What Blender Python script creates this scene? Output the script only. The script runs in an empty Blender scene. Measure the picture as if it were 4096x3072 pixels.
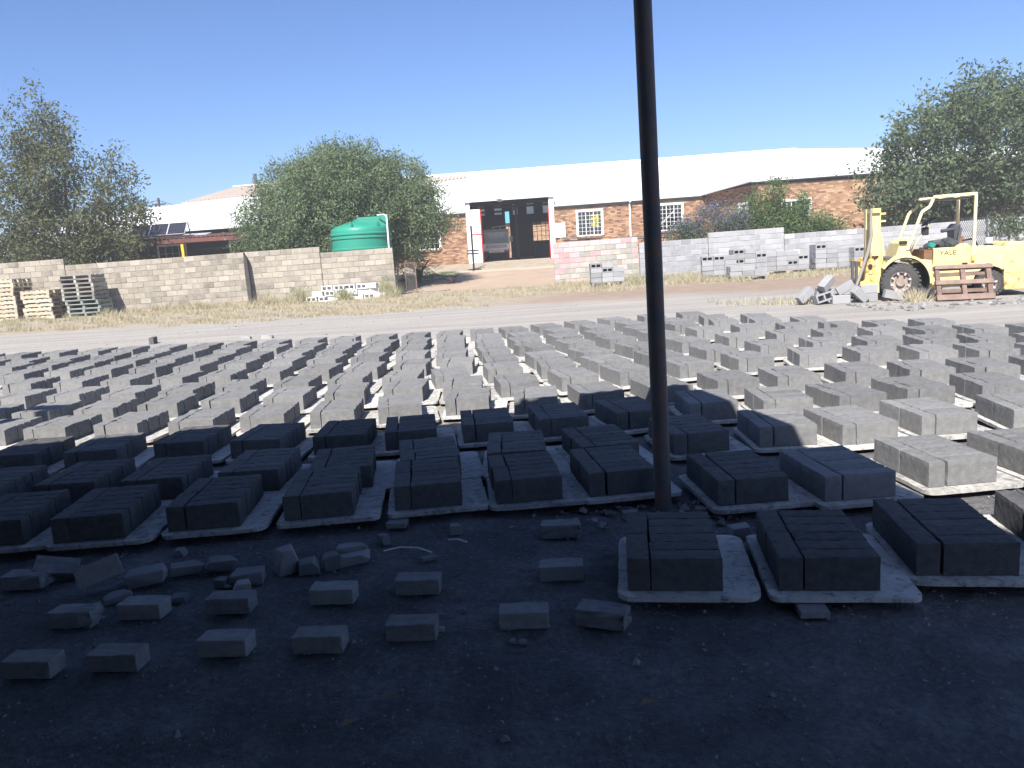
import bpy, bmesh, math, random
import numpy as np
from mathutils import Matrix, Vector, Euler

R = math.radians
SC = bpy.context.scene
COL = SC.collection
random.seed(7)
NP = np.random.default_rng(11)

# ------------------------------------------------------------------ camera
PITCH, ROLL, EYE, FPX = R(9.6), R(3.6), 1.46, 790.0
cam = bpy.data.cameras.new('camera')
cam.sensor_width = 36.0
cam.lens = FPX / 1024.0 * 36.0
cam.clip_start = 0.05
cam.clip_end = 3000.0
cam_ob = bpy.data.objects.new('camera', cam)
COL.objects.link(cam_ob)
_fw = Vector((0, math.cos(PITCH), -math.sin(PITCH)))
_r0 = Vector((1, 0, 0))
_u0 = Vector((0, math.sin(PITCH), math.cos(PITCH)))
_r = math.cos(ROLL) * _r0 - math.sin(ROLL) * _u0
_u = math.sin(ROLL) * _r0 + math.cos(ROLL) * _u0
cam_ob.matrix_world = Matrix(((_r.x, _u.x, -_fw.x, 0), (_r.y, _u.y, -_fw.y, 0), (_r.z, _u.z, -_fw.z, EYE), (0, 0, 0, 1)))
SC.camera = cam_ob

# ------------------------------------------------------------------ sky, sun, exposure
SUN = Vector((0.277, 0.961, -1.0)).normalized()          # the way the sunlight travels
world = bpy.data.worlds.new('World')
SC.world = world
world.use_nodes = True
wn = world.node_tree
bg = wn.nodes['Background']
sky = wn.nodes.new('ShaderNodeTexSky')
sky.sky_type = 'NISHITA'
sky.sun_disc = False
sky.sun_elevation = R(45)
sky.sun_rotation = math.atan2(-SUN.x, -SUN.y)
sky.altitude = 1200
sky.air_density = 1.0
sky.dust_density = 2.2
sky.ozone_density = 4.5
tint = wn.nodes.new('ShaderNodeMix')          # the phone's cool white balance
tint.data_type = 'RGBA'
tint.blend_type = 'MULTIPLY'
tint.inputs['Factor'].default_value = 1.0
tint.inputs[7].default_value = (0.92, 0.99, 1.18, 1.0)
wn.links.new(sky.outputs[0], tint.inputs[6])
wn.links.new(tint.outputs[2], bg.inputs['Color'])
bg.inputs['Strength'].default_value = 0.074
sl = bpy.data.lights.new('sun', 'SUN')
sl.energy = 5.0
sl.angle = R(0.55)
sl.color = (1.0, 0.955, 0.89)
so = bpy.data.objects.new('sun', sl)
so.rotation_euler = SUN.to_track_quat('-Z', 'Y').to_euler()
so.location = (-6, -20, 21)
COL.objects.link(so)
SC.view_settings.view_transform = 'Standard'
SC.view_settings.look = 'None'
SC.view_settings.gamma = 1.0
SC.view_settings.exposure = 1.0
SC.view_settings.use_curve_mapping = False
SC.render.engine = 'CYCLES'
SC.cycles.max_bounces = 7
SC.cycles.transparent_max_bounces = 12

# ------------------------------------------------------------------ helpers
def tag(o, label=None, cat=None, group=None, kind=None):
    if label: o['label'] = label
    if cat: o['category'] = cat
    if group: o['group'] = group
    if kind: o['kind'] = kind
    return o

def empty(name, loc, rz=0.0, ry=0.0):
    o = bpy.data.objects.new(name, None)
    o.empty_display_size = 0.1
    COL.objects.link(o)
    o.location = loc
    o.rotation_euler = (0, ry, rz)
    return o

def put(me, name, parent=None, loc=(0, 0, 0), rot=(0, 0, 0)):
    o = bpy.data.objects.new(name, me)
    COL.objects.link(o)
    o.parent = parent
    o.location = loc
    o.rotation_euler = rot
    return o

def copy_tree(o, parent=None):
    c = o.copy()
    COL.objects.link(c)
    c.parent = parent
    for ch in list(o.children):
        copy_tree(ch, c)
    return c

class MB:
    """collects faces of one mesh; tone is a per-face number the materials read"""
    def __init__(self):
        self.v = []; self.f = []; self.t = []
    def face(self, pts, tone=0.5):
        n = len(self.v)
        self.v += [tuple(p) for p in pts]
        self.f.append(tuple(range(n, n + len(pts))))
        self.t.append(tone)
        return self
    def box(self, x0, x1, y0, y1, z0, z1, tone=0.5, skip=''):
        n = len(self.v)
        self.v += [(x0, y0, z0), (x1, y0, z0), (x1, y1, z0), (x0, y1, z0), (x0, y0, z1), (x1, y0, z1), (x1, y1, z1), (x0, y1, z1)]
        for k, q in (('b', (0, 3, 2, 1)), ('t', (4, 5, 6, 7)), ('f', (0, 1, 5, 4)), ('r', (1, 2, 6, 5)), ('k', (2, 3, 7, 6)), ('l', (3, 0, 4, 7))):
            if k not in skip:
                self.f.append(tuple(n + i for i in q)); self.t.append(tone)
        return self
    def obox(self, c, s, m=None, tone=0.5):
        n = len(self.v)
        hx, hy, hz = s[0] / 2, s[1] / 2, s[2] / 2
        m = m if m is not None else Matrix.Identity(3)
        for p in ((-hx, -hy, -hz), (hx, -hy, -hz), (hx, hy, -hz), (-hx, hy, -hz), (-hx, -hy, hz), (hx, -hy, hz), (hx, hy, hz), (-hx, hy, hz)):
            q = m @ Vector(p)
            self.v.append((q.x + c[0], q.y + c[1], q.z + c[2]))
        for q in ((0, 3, 2, 1), (4, 5, 6, 7), (0, 1, 5, 4), (1, 2, 6, 5), (2, 3, 7, 6), (3, 0, 4, 7)):
            self.f.append(tuple(n + i for i in q)); self.t.append(tone)
        return self
    def bar(self, a, b, w, h, tone=0.5, up=(0, 0, 1)):
        """a straight bar of section w x h from a to b"""
        a, b = Vector(a), Vector(b)
        d = (b - a)
        L = d.length
        d.normalize()
        s = d.cross(Vector(up))
        if s.length < 1e-4: s = d.cross(Vector((0, 1, 0)))
        s.normalize()
        u = s.cross(d)
        m = Matrix((d, s, u)).transposed()
        return self.obox((a + b) / 2, (L, w, h), m, tone)
    def tube(self, pts, r, seg=10, tone=0.5, cap=True):
        pts = [Vector(p) for p in pts]
        rs = r if isinstance(r, (list, tuple)) else [r] * len(pts)
        rings = []
        ref = None
        for i, p in enumerate(pts):
            d = (pts[min(i + 1, len(pts) - 1)] - pts[max(i - 1, 0)])
            if d.length < 1e-9: d = Vector((0, 0, 1))
            d.normalize()
            if ref is None:
                ref = d.orthogonal().normalized()
            s = (ref - d * ref.dot(d))
            s = s.normalized() if s.length > 1e-6 else d.orthogonal().normalized()
            ref = s
            u = d.cross(s)
            n = len(self.v)
            for k in range(seg):
                a = 2 * math.pi * k / seg
                q = p + s * (math.cos(a) * rs[i]) + u * (math.sin(a) * rs[i])
                self.v.append(tuple(q))
            rings.append(n)
        for i in range(len(rings) - 1):
            a, b = rings[i], rings[i + 1]
            for k in range(seg):
                k2 = (k + 1) % seg
                self.f.append((a + k, a + k2, b + k2, b + k)); self.t.append(tone)
        if cap:
            self.f.append(tuple(rings[0] + k for k in reversed(range(seg)))); self.t.append(tone)
            self.f.append(tuple(rings[-1] + k for k in range(seg))); self.t.append(tone)
        return self
    def lathe(self, prof, c=(0, 0, 0), axis='z', seg=32, tone=0.5):
        """prof: list of (radius, height along the axis)"""
        rings = []
        for r, h in prof:
            n = len(self.v)
            for k in range(seg):
                a = 2 * math.pi * k / seg
                x, y = math.cos(a) * r, math.sin(a) * r
                p = (x, y, h) if axis == 'z' else ((x, h, y) if axis == 'y' else (h, x, y))
                self.v.append((p[0] + c[0], p[1] + c[1], p[2] + c[2]))
            rings.append(n)
        for i in range(len(rings) - 1):
            a, b = rings[i], rings[i + 1]
            for k in range(seg):
                k2 = (k + 1) % seg
                self.f.append((a + k, a + k2, b + k2, b + k)); self.t.append(tone)
        return self
    def prism(self, poly, y0, y1, plane='xz', tone=0.5):
        """a polygon in the xz (or xy, yz) plane pushed along the third axis"""
        def P(a, b, c):
            return (a, c, b) if plane == 'xz' else ((a, b, c) if plane == 'xy' else (c, a, b))
        n = len(self.v); k = len(poly)
        self.v += [P(a, b, y0) for a, b in poly] + [P(a, b, y1) for a, b in poly]
        self.f.append(tuple(range(n, n + k))); self.t.append(tone)
        self.f.append(tuple(range(n + 2 * k - 1, n + k - 1, -1))); self.t.append(tone)
        for i in range(k):
            j = (i + 1) % k
            self.f.append((n + i, n + k + i, n + k + j, n + j)); self.t.append(tone)
        return self
    def mesh(self, name, mat, smooth=False, bevel=0.0, seg=1, fix=True):
        me = bpy.data.meshes.new(name)
        me.from_pydata(self.v, [], self.f)
        at = me.attributes.new('tone', 'FLOAT', 'FACE')
        at.data.foreach_set('value', self.t)
        if fix or bevel:
            bm = bmesh.new(); bm.from_mesh(me)
            if smooth: bmesh.ops.remove_doubles(bm, verts=bm.verts, dist=1e-5)
            if fix: bmesh.ops.recalc_face_normals(bm, faces=bm.faces)
            if bevel: bmesh.ops.bevel(bm, geom=bm.edges, offset=bevel, segments=seg, affect='EDGES', profile=0.6, clamp_overlap=True)
            bm.to_mesh(me); bm.free()
        if smooth:
            me.polygons.foreach_set('use_smooth', [True] * len(me.polygons))
            try: me.set_sharp_from_angle(angle=R(38))
            except Exception: pass
        me.materials.append(mat)
        me.update()
        return me
    def build(self, name, mat, parent=None, loc=(0, 0, 0), rot=(0, 0, 0), **kw):
        return put(self.mesh(name, mat, **kw), name, parent, loc, rot)

def np_mesh(name, V, F, mat, tone=None):
    """V (n,3), F (m,k) numpy arrays"""
    me = bpy.data.meshes.new(name)
    m, k = F.shape
    me.vertices.add(len(V)); me.vertices.foreach_set('co', V.astype(np.float32).ravel())
    me.loops.add(m * k); me.loops.foreach_set('vertex_index', F.astype(np.int32).ravel())
    me.polygons.add(m)
    me.polygons.foreach_set('loop_start', np.arange(0, m * k, k, dtype=np.int32))
    me.polygons.foreach_set('loop_total', np.full(m, k, dtype=np.int32))
    if tone is not None:
        at = me.attributes.new('tone', 'FLOAT', 'FACE')
        at.data.foreach_set('value', np.asarray(tone, dtype=np.float32))
    me.polygons.foreach_set('use_smooth', np.zeros(m, dtype=bool))
    me.materials.append(mat)
    me.update(calc_edges=True)
    me.validate()
    return me

# ------------------------------------------------------------------ materials
def nodes_of(name):
    m = bpy.data.materials.new(name)
    m.use_nodes = True
    nt = m.node_tree
    return m, nt, nt.nodes['Principled BSDF']

def N(nt, typ, **kw):
    n = nt.nodes.new(typ)
    for k, v in kw.items():
        if k in n.inputs: n.inputs[k].default_value = v
        else: setattr(n, k, v)
    return n

def ramp(nt, stops):
    r = nt.nodes.new('ShaderNodeValToRGB')
    e = r.color_ramp.elements
    while len(e) < len(stops): e.new(0.5)
    for el, (p, c) in zip(e, stops):
        el.position = p
        el.color = (c[0], c[1], c[2], 1)
    return r

def coords(nt):
    """object coordinates, shifted by each object's own random number so that copies differ"""
    tc = N(nt, 'ShaderNodeTexCoord'); oi = N(nt, 'ShaderNodeObjectInfo')
    mul = N(nt, 'ShaderNodeMath', operation='MULTIPLY'); mul.inputs[1].default_value = 37.0
    nt.links.new(oi.outputs['Random'], mul.inputs[0])
    add = N(nt, 'ShaderNodeVectorMath', operation='ADD')
    nt.links.new(tc.outputs['Object'], add.inputs[0]); nt.links.new(mul.outputs[0], add.inputs[1])
    return add.outputs[0], oi.outputs['Random']

def M(name, stops, rough=0.85, nscale=6.0, tone_w=0.55, noise_w=0.35, rand_w=0.2, bump=0.3, bscale=70.0, metal=0.0, spec=0.3, detail=6.0, bdist=0.01, wave=None):
    """stops: colours the piece can have; position = mix of its own tone, its random number and noise"""
    m, nt, b = nodes_of(name)
    co, rnd = coords(nt)
    nz = N(nt, 'ShaderNodeTexNoise', Scale=nscale, Detail=detail, Roughness=0.62)
    nt.links.new(co, nz.inputs['Vector'])
    at = N(nt, 'ShaderNodeAttribute', attribute_name='tone')
    def madd(sock, w, acc):
        k = N(nt, 'ShaderNodeMath', operation='MULTIPLY_ADD')
        nt.links.new(sock, k.inputs[0]); k.inputs[1].default_value = w
        if isinstance(acc, float): k.inputs[2].default_value = acc
        else: nt.links.new(acc, k.inputs[2])
        return k.outputs[0]
    base = 0.5 - 0.5 * (tone_w + noise_w * 2.2 + rand_w)
    s = madd(at.outputs['Fac'], tone_w, base)
    s = madd(nz.outputs['Fac'], noise_w * 2.2, s)
    s = madd(rnd, rand_w, s)
    r = ramp(nt, stops)
    nt.links.new(s, r.inputs[0])
    nt.links.new(r.outputs[0], b.inputs['Base Color'])
    b.inputs['Roughness'].default_value = rough
    b.inputs['Metallic'].default_value = metal
    b.inputs['Specular IOR Level'].default_value = spec
    if bump:
        n2 = N(nt, 'ShaderNodeTexNoise', Scale=bscale, Detail=4.0, Roughness=0.7)
        nt.links.new(co, n2.inputs['Vector'])
        bp = N(nt, 'ShaderNodeBump', Strength=bump, Distance=bdist)
        nt.links.new(n2.outputs['Fac'], bp.inputs['Height'])
        nt.links.new(bp.outputs[0], b.inputs['Normal'])
    return m

def sh(c, k): return (c[0] * k, c[1] * k, c[2] * k)
def plain(name, c, rough=0.6, var=0.18, **kw):
    return M(name, [(0.0, sh(c, 1 - var)), (1.0, sh(c, 1 + var))], rough=rough, **kw)

MAT = {}
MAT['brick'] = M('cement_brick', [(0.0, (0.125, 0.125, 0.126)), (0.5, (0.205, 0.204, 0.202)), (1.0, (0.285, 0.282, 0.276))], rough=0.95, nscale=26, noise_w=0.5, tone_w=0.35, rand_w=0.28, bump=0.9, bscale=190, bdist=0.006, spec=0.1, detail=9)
MAT['shade_brick'] = M('shaded_cement_brick', [(0.0, (0.06, 0.06, 0.061)), (0.5, (0.115, 0.114, 0.113)), (1.0, (0.18, 0.177, 0.172))], rough=0.95, nscale=26, noise_w=0.5, tone_w=0.35, rand_w=0.2, bump=0.9, bscale=190, bdist=0.006, spec=0.1, detail=9)  # darker copy of the cement brick, with the shed's shade in its colour
MAT['stock'] = M('stock_brick_grey', [(0.0, (0.17, 0.17, 0.173)), (0.5, (0.27, 0.269, 0.266)), (1.0, (0.37, 0.365, 0.355))], rough=0.95, nscale=26, noise_w=0.5, tone_w=0.3, rand_w=0.3, bump=0.9, bscale=190, bdist=0.006, spec=0.1, detail=9)
MAT['board'] = M('worn_board', [(0.0, (0.16, 0.155, 0.15)), (0.28, (0.33, 0.32, 0.295)), (0.5, (0.48, 0.465, 0.435)), (1.0, (0.62, 0.605, 0.57))], rough=0.9, nscale=16, noise_w=0.55, tone_w=0.2, rand_w=0.25, bump=0.5, bscale=45, bdist=0.006, detail=9)
def splatter(m, scale, lo, hi, col):
    """dark cement crumbs and stains over a finished material"""
    nt = m.node_tree; b = nt.nodes['Principled BSDF']
    src = b.inputs['Base Color'].links[0].from_socket
    co, rnd = coords(nt)
    n1 = N(nt, 'ShaderNodeTexNoise', Scale=scale, Detail=8.0, Roughness=0.75); nt.links.new(co, n1.inputs['Vector'])
    mr = N(nt, 'ShaderNodeMapRange'); mr.inputs['From Min'].default_value = lo; mr.inputs['From Max'].default_value = hi
    nt.links.new(n1.outputs['Fac'], mr.inputs['Value'])
    mx = N(nt, 'ShaderNodeMix', data_type='RGBA'); mx.inputs[7].default_value = (*col, 1)
    nt.links.new(mr.outputs[0], mx.inputs['Factor']); nt.links.new(src, mx.inputs[6]); nt.links.new(mx.outputs[2], b.inputs['Base Color'])
splatter(MAT['board'], 24.0, 0.52, 0.66, (0.12, 0.12, 0.12))
MAT['batten'] = plain('batten_wood', (0.16, 0.13, 0.10), 0.9, 0.4)
MAT['hollow'] = M('concrete_block', [(0.0, (0.19, 0.19, 0.197)), (0.5, (0.28, 0.281, 0.286)), (1.0, (0.36, 0.36, 0.362))], rough=0.95, nscale=5, bump=0.6, bscale=60, spec=0.12)
MAT['beige_block'] = M('beige_block', [(0.0, (0.15, 0.138, 0.12)), (0.3, (0.255, 0.232, 0.195)), (0.62, (0.335, 0.303, 0.252)), (1.0, (0.42, 0.385, 0.32))], rough=0.95, nscale=4.5, tone_w=0.4, noise_w=0.5, rand_w=0.25, bump=0.5, bscale=40, spec=0.12)
MAT['mortar'] = M('mortar', [(0.0, (0.22, 0.16, 0.10)), (1.0, (0.46, 0.37, 0.26))], rough=0.95, nscale=1.3, bump=0.4, bscale=50, spec=0.1)
MAT['mortar_grey'] = M('mortar_grey', [(0.0, (0.27, 0.27, 0.28)), (1.0, (0.5, 0.5, 0.5))], rough=0.95, nscale=1.3, bump=0.4, bscale=50, spec=0.1)
MAT['grey_block'] = M('grey_block', [(0.0, (0.19, 0.19, 0.205)), (0.4, (0.28, 0.28, 0.295)), (1.0, (0.38, 0.38, 0.395))], rough=0.95, nscale=3.6, tone_w=0.35, noise_w=0.5, rand_w=0.25, bump=0.5, bscale=40, spec=0.12)
MAT['pale_block'] = M('pale_block', [(0.0, (0.22, 0.22, 0.227)), (0.4, (0.325, 0.325, 0.33)), (1.0, (0.42, 0.42, 0.423))], rough=0.95, nscale=3.6, tone_w=0.35, noise_w=0.5, rand_w=0.25, bump=0.5, bscale=40, spec=0.12)
MAT['pink_block'] = M('pink_paint', [(0.0, (0.36, 0.24, 0.24)), (0.5, (0.50, 0.345, 0.345)), (1.0, (0.57, 0.44, 0.43))], rough=0.9, nscale=4.0, noise_w=0.4, bump=0.4, bscale=40, spec=0.12)
MAT['bare_block'] = M('bare_block', [(0.0, (0.22, 0.215, 0.20)), (1.0, (0.46, 0.44, 0.38))], rough=0.95, nscale=5.0, noise_w=0.5, bump=0.5, bscale=40, spec=0.12)
MAT['face_brick'] = M('face_brick', [(0.0, (0.125, 0.07, 0.048)), (0.3, (0.25, 0.14, 0.09)), (0.62, (0.355, 0.215, 0.13)), (1.0, (0.49, 0.335, 0.21))], rough=0.9, nscale=4, tone_w=0.9, noise_w=0.1, rand_w=0.3, bump=0.3, bscale=60, spec=0.15)
MAT['brick_mortar'] = plain('brick_mortar', (0.36, 0.29, 0.22), 0.95, 0.2)
MAT['white_sheet'] = M('white_roof_sheet', [(0.0, (0.72, 0.72, 0.71)), (0.4, (0.80, 0.80, 0.795)), (1.0, (0.84, 0.84, 0.84))], rough=0.5, nscale=0.7, noise_w=0.25, bump=0.0)
MAT['beige_sheet'] = M('beige_roof_sheet', [(0.0, (0.36, 0.30, 0.25)), (1.0, (0.52, 0.45, 0.38))], rough=0.6, nscale=0.8, bump=0.0)
MAT['white_paint'] = plain('white_paint', (0.74, 0.74, 0.73), 0.55, 0.1, bump=0.1)
MAT['dark'] = plain('dark_interior', (0.05, 0.048, 0.045), 0.9, 0.3)  # near-black: the shade of hall and verandah is put into the colour
MAT['concrete'] = M('concrete_floor', [(0.0, (0.30, 0.22, 0.16)), (0.5, (0.42, 0.33, 0.25)), (1.0, (0.50, 0.42, 0.33))], rough=0.9, nscale=0.9, bump=0.3, bscale=30)
MAT['yellow'] = M('yellow_paint', [(0.0, (0.20, 0.10, 0.045)), (0.30, (0.30, 0.16, 0.06)), (0.36, (0.60, 0.44, 0.17)), (0.42, (0.62, 0.50, 0.22)), (0.62, (0.70, 0.585, 0.28)), (1.0, (0.77, 0.67, 0.37))], rough=0.5, nscale=5.5, noise_w=0.42, tone_w=0.3, rand_w=0.12, bump=0.12, bscale=25, spec=0.4, detail=9)
MAT['rusty_yellow'] = M('rusty_yellow', [(0.0, (0.10, 0.05, 0.025)), (0.35, (0.33, 0.16, 0.06)), (0.55, (0.62, 0.44, 0.15)), (1.0, (0.78, 0.64, 0.27))], rough=0.7, nscale=9, noise_w=0.6, bump=0.3, bscale=40)
MAT['pale_yellow'] = plain('cream_paint', (0.70, 0.61, 0.34), 0.5, 0.15)
MAT['tyre'] = M('tyre_rubber', [(0.0, (0.03, 0.03, 0.03)), (1.0, (0.10, 0.095, 0.09))], rough=0.9, nscale=7, bump=0.3)
MAT['rim'] = M('rusty_rim', [(0.0, (0.10, 0.07, 0.055)), (0.45, (0.26, 0.20, 0.16)), (1.0, (0.48, 0.44, 0.38))], rough=0.7, nscale=9, noise_w=0.5)
MAT['rust'] = M('rust', [(0.0, (0.09, 0.045, 0.03)), (1.0, (0.30, 0.16, 0.09))], rough=0.85, nscale=8, noise_w=0.5)
MAT['black'] = plain('black_parts', (0.022, 0.022, 0.024), 0.55, 0.3)
MAT['steel'] = plain('dark_steel', (0.10, 0.10, 0.105), 0.5, 0.3, metal=0.3)
MAT['pole'] = M('pole_paint', [(0.0, (0.06, 0.058, 0.062)), (0.55, (0.095, 0.09, 0.09)), (0.8, (0.16, 0.10, 0.075)), (1.0, (0.22, 0.14, 0.10))], rough=0.55, nscale=7, noise_w=0.6, bump=0.25, bscale=35)
MAT['red_wood'] = M('red_brown_wood', [(0.0, (0.10, 0.065, 0.05)), (0.5, (0.185, 0.125, 0.10)), (1.0, (0.29, 0.21, 0.17))], rough=0.85, nscale=7, noise_w=0.5, bump=0.4, bscale=50)
MAT['pale_wood'] = M('pale_timber', [(0.0, (0.30, 0.25, 0.18)), (0.5, (0.46, 0.40, 0.30)), (1.0, (0.58, 0.52, 0.41))], rough=0.85, nscale=6, noise_w=0.4, rand_w=0.5, bump=0.3)
MAT['grey_wood'] = M('weathered_timber', [(0.0, (0.16, 0.15, 0.13)), (0.5, (0.33, 0.31, 0.27)), (1.0, (0.50, 0.48, 0.42))], rough=0.9, nscale=6, noise_w=0.4, rand_w=0.5, bump=0.3)
MAT['green_wood'] = M('greenish_timber', [(0.0, (0.11, 0.125, 0.11)), (0.5, (0.235, 0.262, 0.235)), (1.0, (0.37, 0.395, 0.355))], rough=0.9, nscale=6, noise_w=0.4, rand_w=0.5, bump=0.3)
MAT['dark_wood'] = M('dark_timber', [(0.0, (0.03, 0.028, 0.026)), (1.0, (0.09, 0.08, 0.075))], rough=0.9, nscale=6, noise_w=0.5, bump=0.5, bscale=30)
MAT['tank'] = M('green_plastic', [(0.0, (0.018, 0.20, 0.135)), (1.0, (0.03, 0.27, 0.185))], rough=0.42, nscale=1.5, bump=0.05, spec=0.4)
MAT['bark'] = M('bark', [(0.0, (0.05, 0.04, 0.03)), (1.0, (0.17, 0.135, 0.10))], rough=0.95, nscale=9, noise_w=0.5, bump=0.8, bscale=25, bdist=0.03)
MAT['solar'] = plain('solar_cell', (0.014, 0.016, 0.03), 0.35, 0.3, bump=0.0, spec=0.3)
MAT['alu'] = plain('aluminium', (0.62, 0.62, 0.63), 0.4, 0.1, metal=0.4, bump=0.0)
MAT['red_tile'] = M('dark_red_roof', [(0.0, (0.06, 0.03, 0.026)), (0.5, (0.13, 0.055, 0.045)), (1.0, (0.24, 0.09, 0.07))], rough=0.8, nscale=3, noise_w=0.5)
MAT['yellow_post'] = plain('yellow_post_paint', (0.78, 0.52, 0.04), 0.5, 0.12)
MAT['white_rubble'] = M('whitewashed_block', [(0.0, (0.36, 0.35, 0.34)), (0.4, (0.66, 0.65, 0.64)), (1.0, (0.80, 0.80, 0.79))], rough=0.95, nscale=7, noise_w=0.5, bump=0.6)
MAT['truck'] = plain('white_car_paint', (0.76, 0.77, 0.77), 0.35, 0.08, bump=0.0, spec=0.5)
MAT['red_lens'] = plain('red_lens', (0.40, 0.02, 0.02), 0.25, 0.1, bump=0.0)
MAT['rubber_hose'] = plain('hose', (0.26, 0.24, 0.22), 0.8, 0.2)
MAT['stone'] = M('stone', [(0.0, (0.10, 0.10, 0.105)), (0.6, (0.22, 0.22, 0.22)), (1.0, (0.34, 0.33, 0.31))], rough=0.95, nscale=6, tone_w=0.7, bump=0.3)
MAT['yellow_poster'] = plain('yellow_poster', (0.80, 0.66, 0.03), 0.6, 0.05, bump=0.0)
MAT['blue_sheet'] = plain('blue_sheet', (0.10, 0.34, 0.55), 0.5, 0.1, bump=0.0)
MAT['seat'] = plain('seat_vinyl', (0.055, 0.06, 0.065), 0.5, 0.3)
MAT['teal'] = plain('teal_cloth', (0.03, 0.25, 0.20), 0.8, 0.3)
MAT['bluebowl'] = plain('pale_blue_plastic', (0.42, 0.56, 0.62), 0.4, 0.1)

def glass_mat():
    m, nt, b = nodes_of('window_glass')
    out = nt.nodes['Material Output']
    tr = N(nt, 'ShaderNodeBsdfTransparent'); tr.inputs[0].default_value = (0.88, 0.9, 0.91, 1)
    gl = N(nt, 'ShaderNodeBsdfGlossy'); gl.inputs['Roughness'].default_value = 0.074
    mx = N(nt, 'ShaderNodeMixShader')
    mx.inputs[0].default_value = 0.08
    nt.links.new(tr.outputs[0], mx.inputs[1]); nt.links.new(gl.outputs[0], mx.inputs[2])
    nt.links.new(mx.outputs[0], out.inputs['Surface'])
    return m
MAT['glass'] = glass_mat()

def leaf_mat(name, stops, trans=0.25, rough=0.55):
    m, nt, b = nodes_of(name)
    out = nt.nodes['Material Output']
    at = N(nt, 'ShaderNodeAttribute', attribute_name='tone')
    r = ramp(nt, stops)
    nt.links.new(at.outputs['Fac'], r.inputs[0])
    nt.links.new(r.outputs[0], b.inputs['Base Color'])
    b.inputs['Roughness'].default_value = rough
    b.inputs['Specular IOR Level'].default_value = 0.25
    tl = N(nt, 'ShaderNodeBsdfTranslucent')
    nt.links.new(r.outputs[0], tl.inputs[0])
    mx = N(nt, 'ShaderNodeMixShader'); mx.inputs[0].default_value = trans
    nt.links.new(b.outputs[0], mx.inputs[1]); nt.links.new(tl.outputs[0], mx.inputs[2])
    nt.links.new(mx.outputs[0], out.inputs['Surface'])
    return m
MAT['leaf_m'] = leaf_mat('grey_green_leaves', [(0.0, (0.085, 0.12, 0.06)), (0.5, (0.16, 0.215, 0.11)), (1.0, (0.25, 0.305, 0.165))], trans=0.42)
MAT['leaf_l'] = leaf_mat('olive_leaves', [(0.0, (0.065, 0.07, 0.035)), (0.5, (0.13, 0.145, 0.07)), (0.85, (0.18, 0.19, 0.095)), (1.0, (0.12, 0.21, 0.06))], trans=0.4)
MAT['leaf_r'] = leaf_mat('broad_green_leaves', [(0.0, (0.06, 0.085, 0.045)), (0.5, (0.115, 0.155, 0.08)), (0.9, (0.18, 0.225, 0.12)), (1.0, (0.25, 0.32, 0.11))], trans=0.42)
MAT['leaf_b'] = leaf_mat('shrub_leaves', [(0.0, (0.05, 0.085, 0.03)), (0.6, (0.11, 0.165, 0.055)), (1.0, (0.19, 0.25, 0.09))])
MAT['leaf_p'] = leaf_mat('flowering_shrub', [(0.0, (0.06, 0.09, 0.05)), (0.55, (0.11, 0.15, 0.08)), (0.6, (0.15, 0.13, 0.21)), (1.0, (0.25, 0.21, 0.36))])
MAT['leaf_big'] = leaf_mat('large_leaves', [(0.0, (0.03, 0.08, 0.02)), (1.0, (0.10, 0.22, 0.05))])
MAT['grass'] = leaf_mat('dry_grass', [(0.0, (0.35, 0.30, 0.205)), (0.5, (0.48, 0.425, 0.30)), (0.8, (0.35, 0.33, 0.19)), (1.0, (0.15, 0.20, 0.08))], trans=0.2, rough=0.8)
MAT['lawn'] = leaf_mat('green_grass', [(0.0, (0.08, 0.15, 0.03)), (1.0, (0.16, 0.25, 0.06))], trans=0.2, rough=0.8)

NUM = 'zeroth first second third fourth fifth sixth seventh eighth ninth tenth eleventh twelfth thirteenth fourteenth fifteenth sixteenth seventeenth eighteenth nineteenth twentieth'.split() + ['twenty-first', 'twenty-second', 'twenty-third', 'twenty-fourth']
TH = -0.0105            # the fence line and the buildings step up slightly towards the right
# ------------------------------------------------------------------ ground
from mathutils import noise as mnoise
def gz(y):
    if y < 33.5: return 0.0
    if y < 41: return 0.42 * (y - 33.5) / 7.5
    if y < 44.8: return 0.42 + 0.43 * (y - 41) / 3.8
    return 0.85

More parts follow.
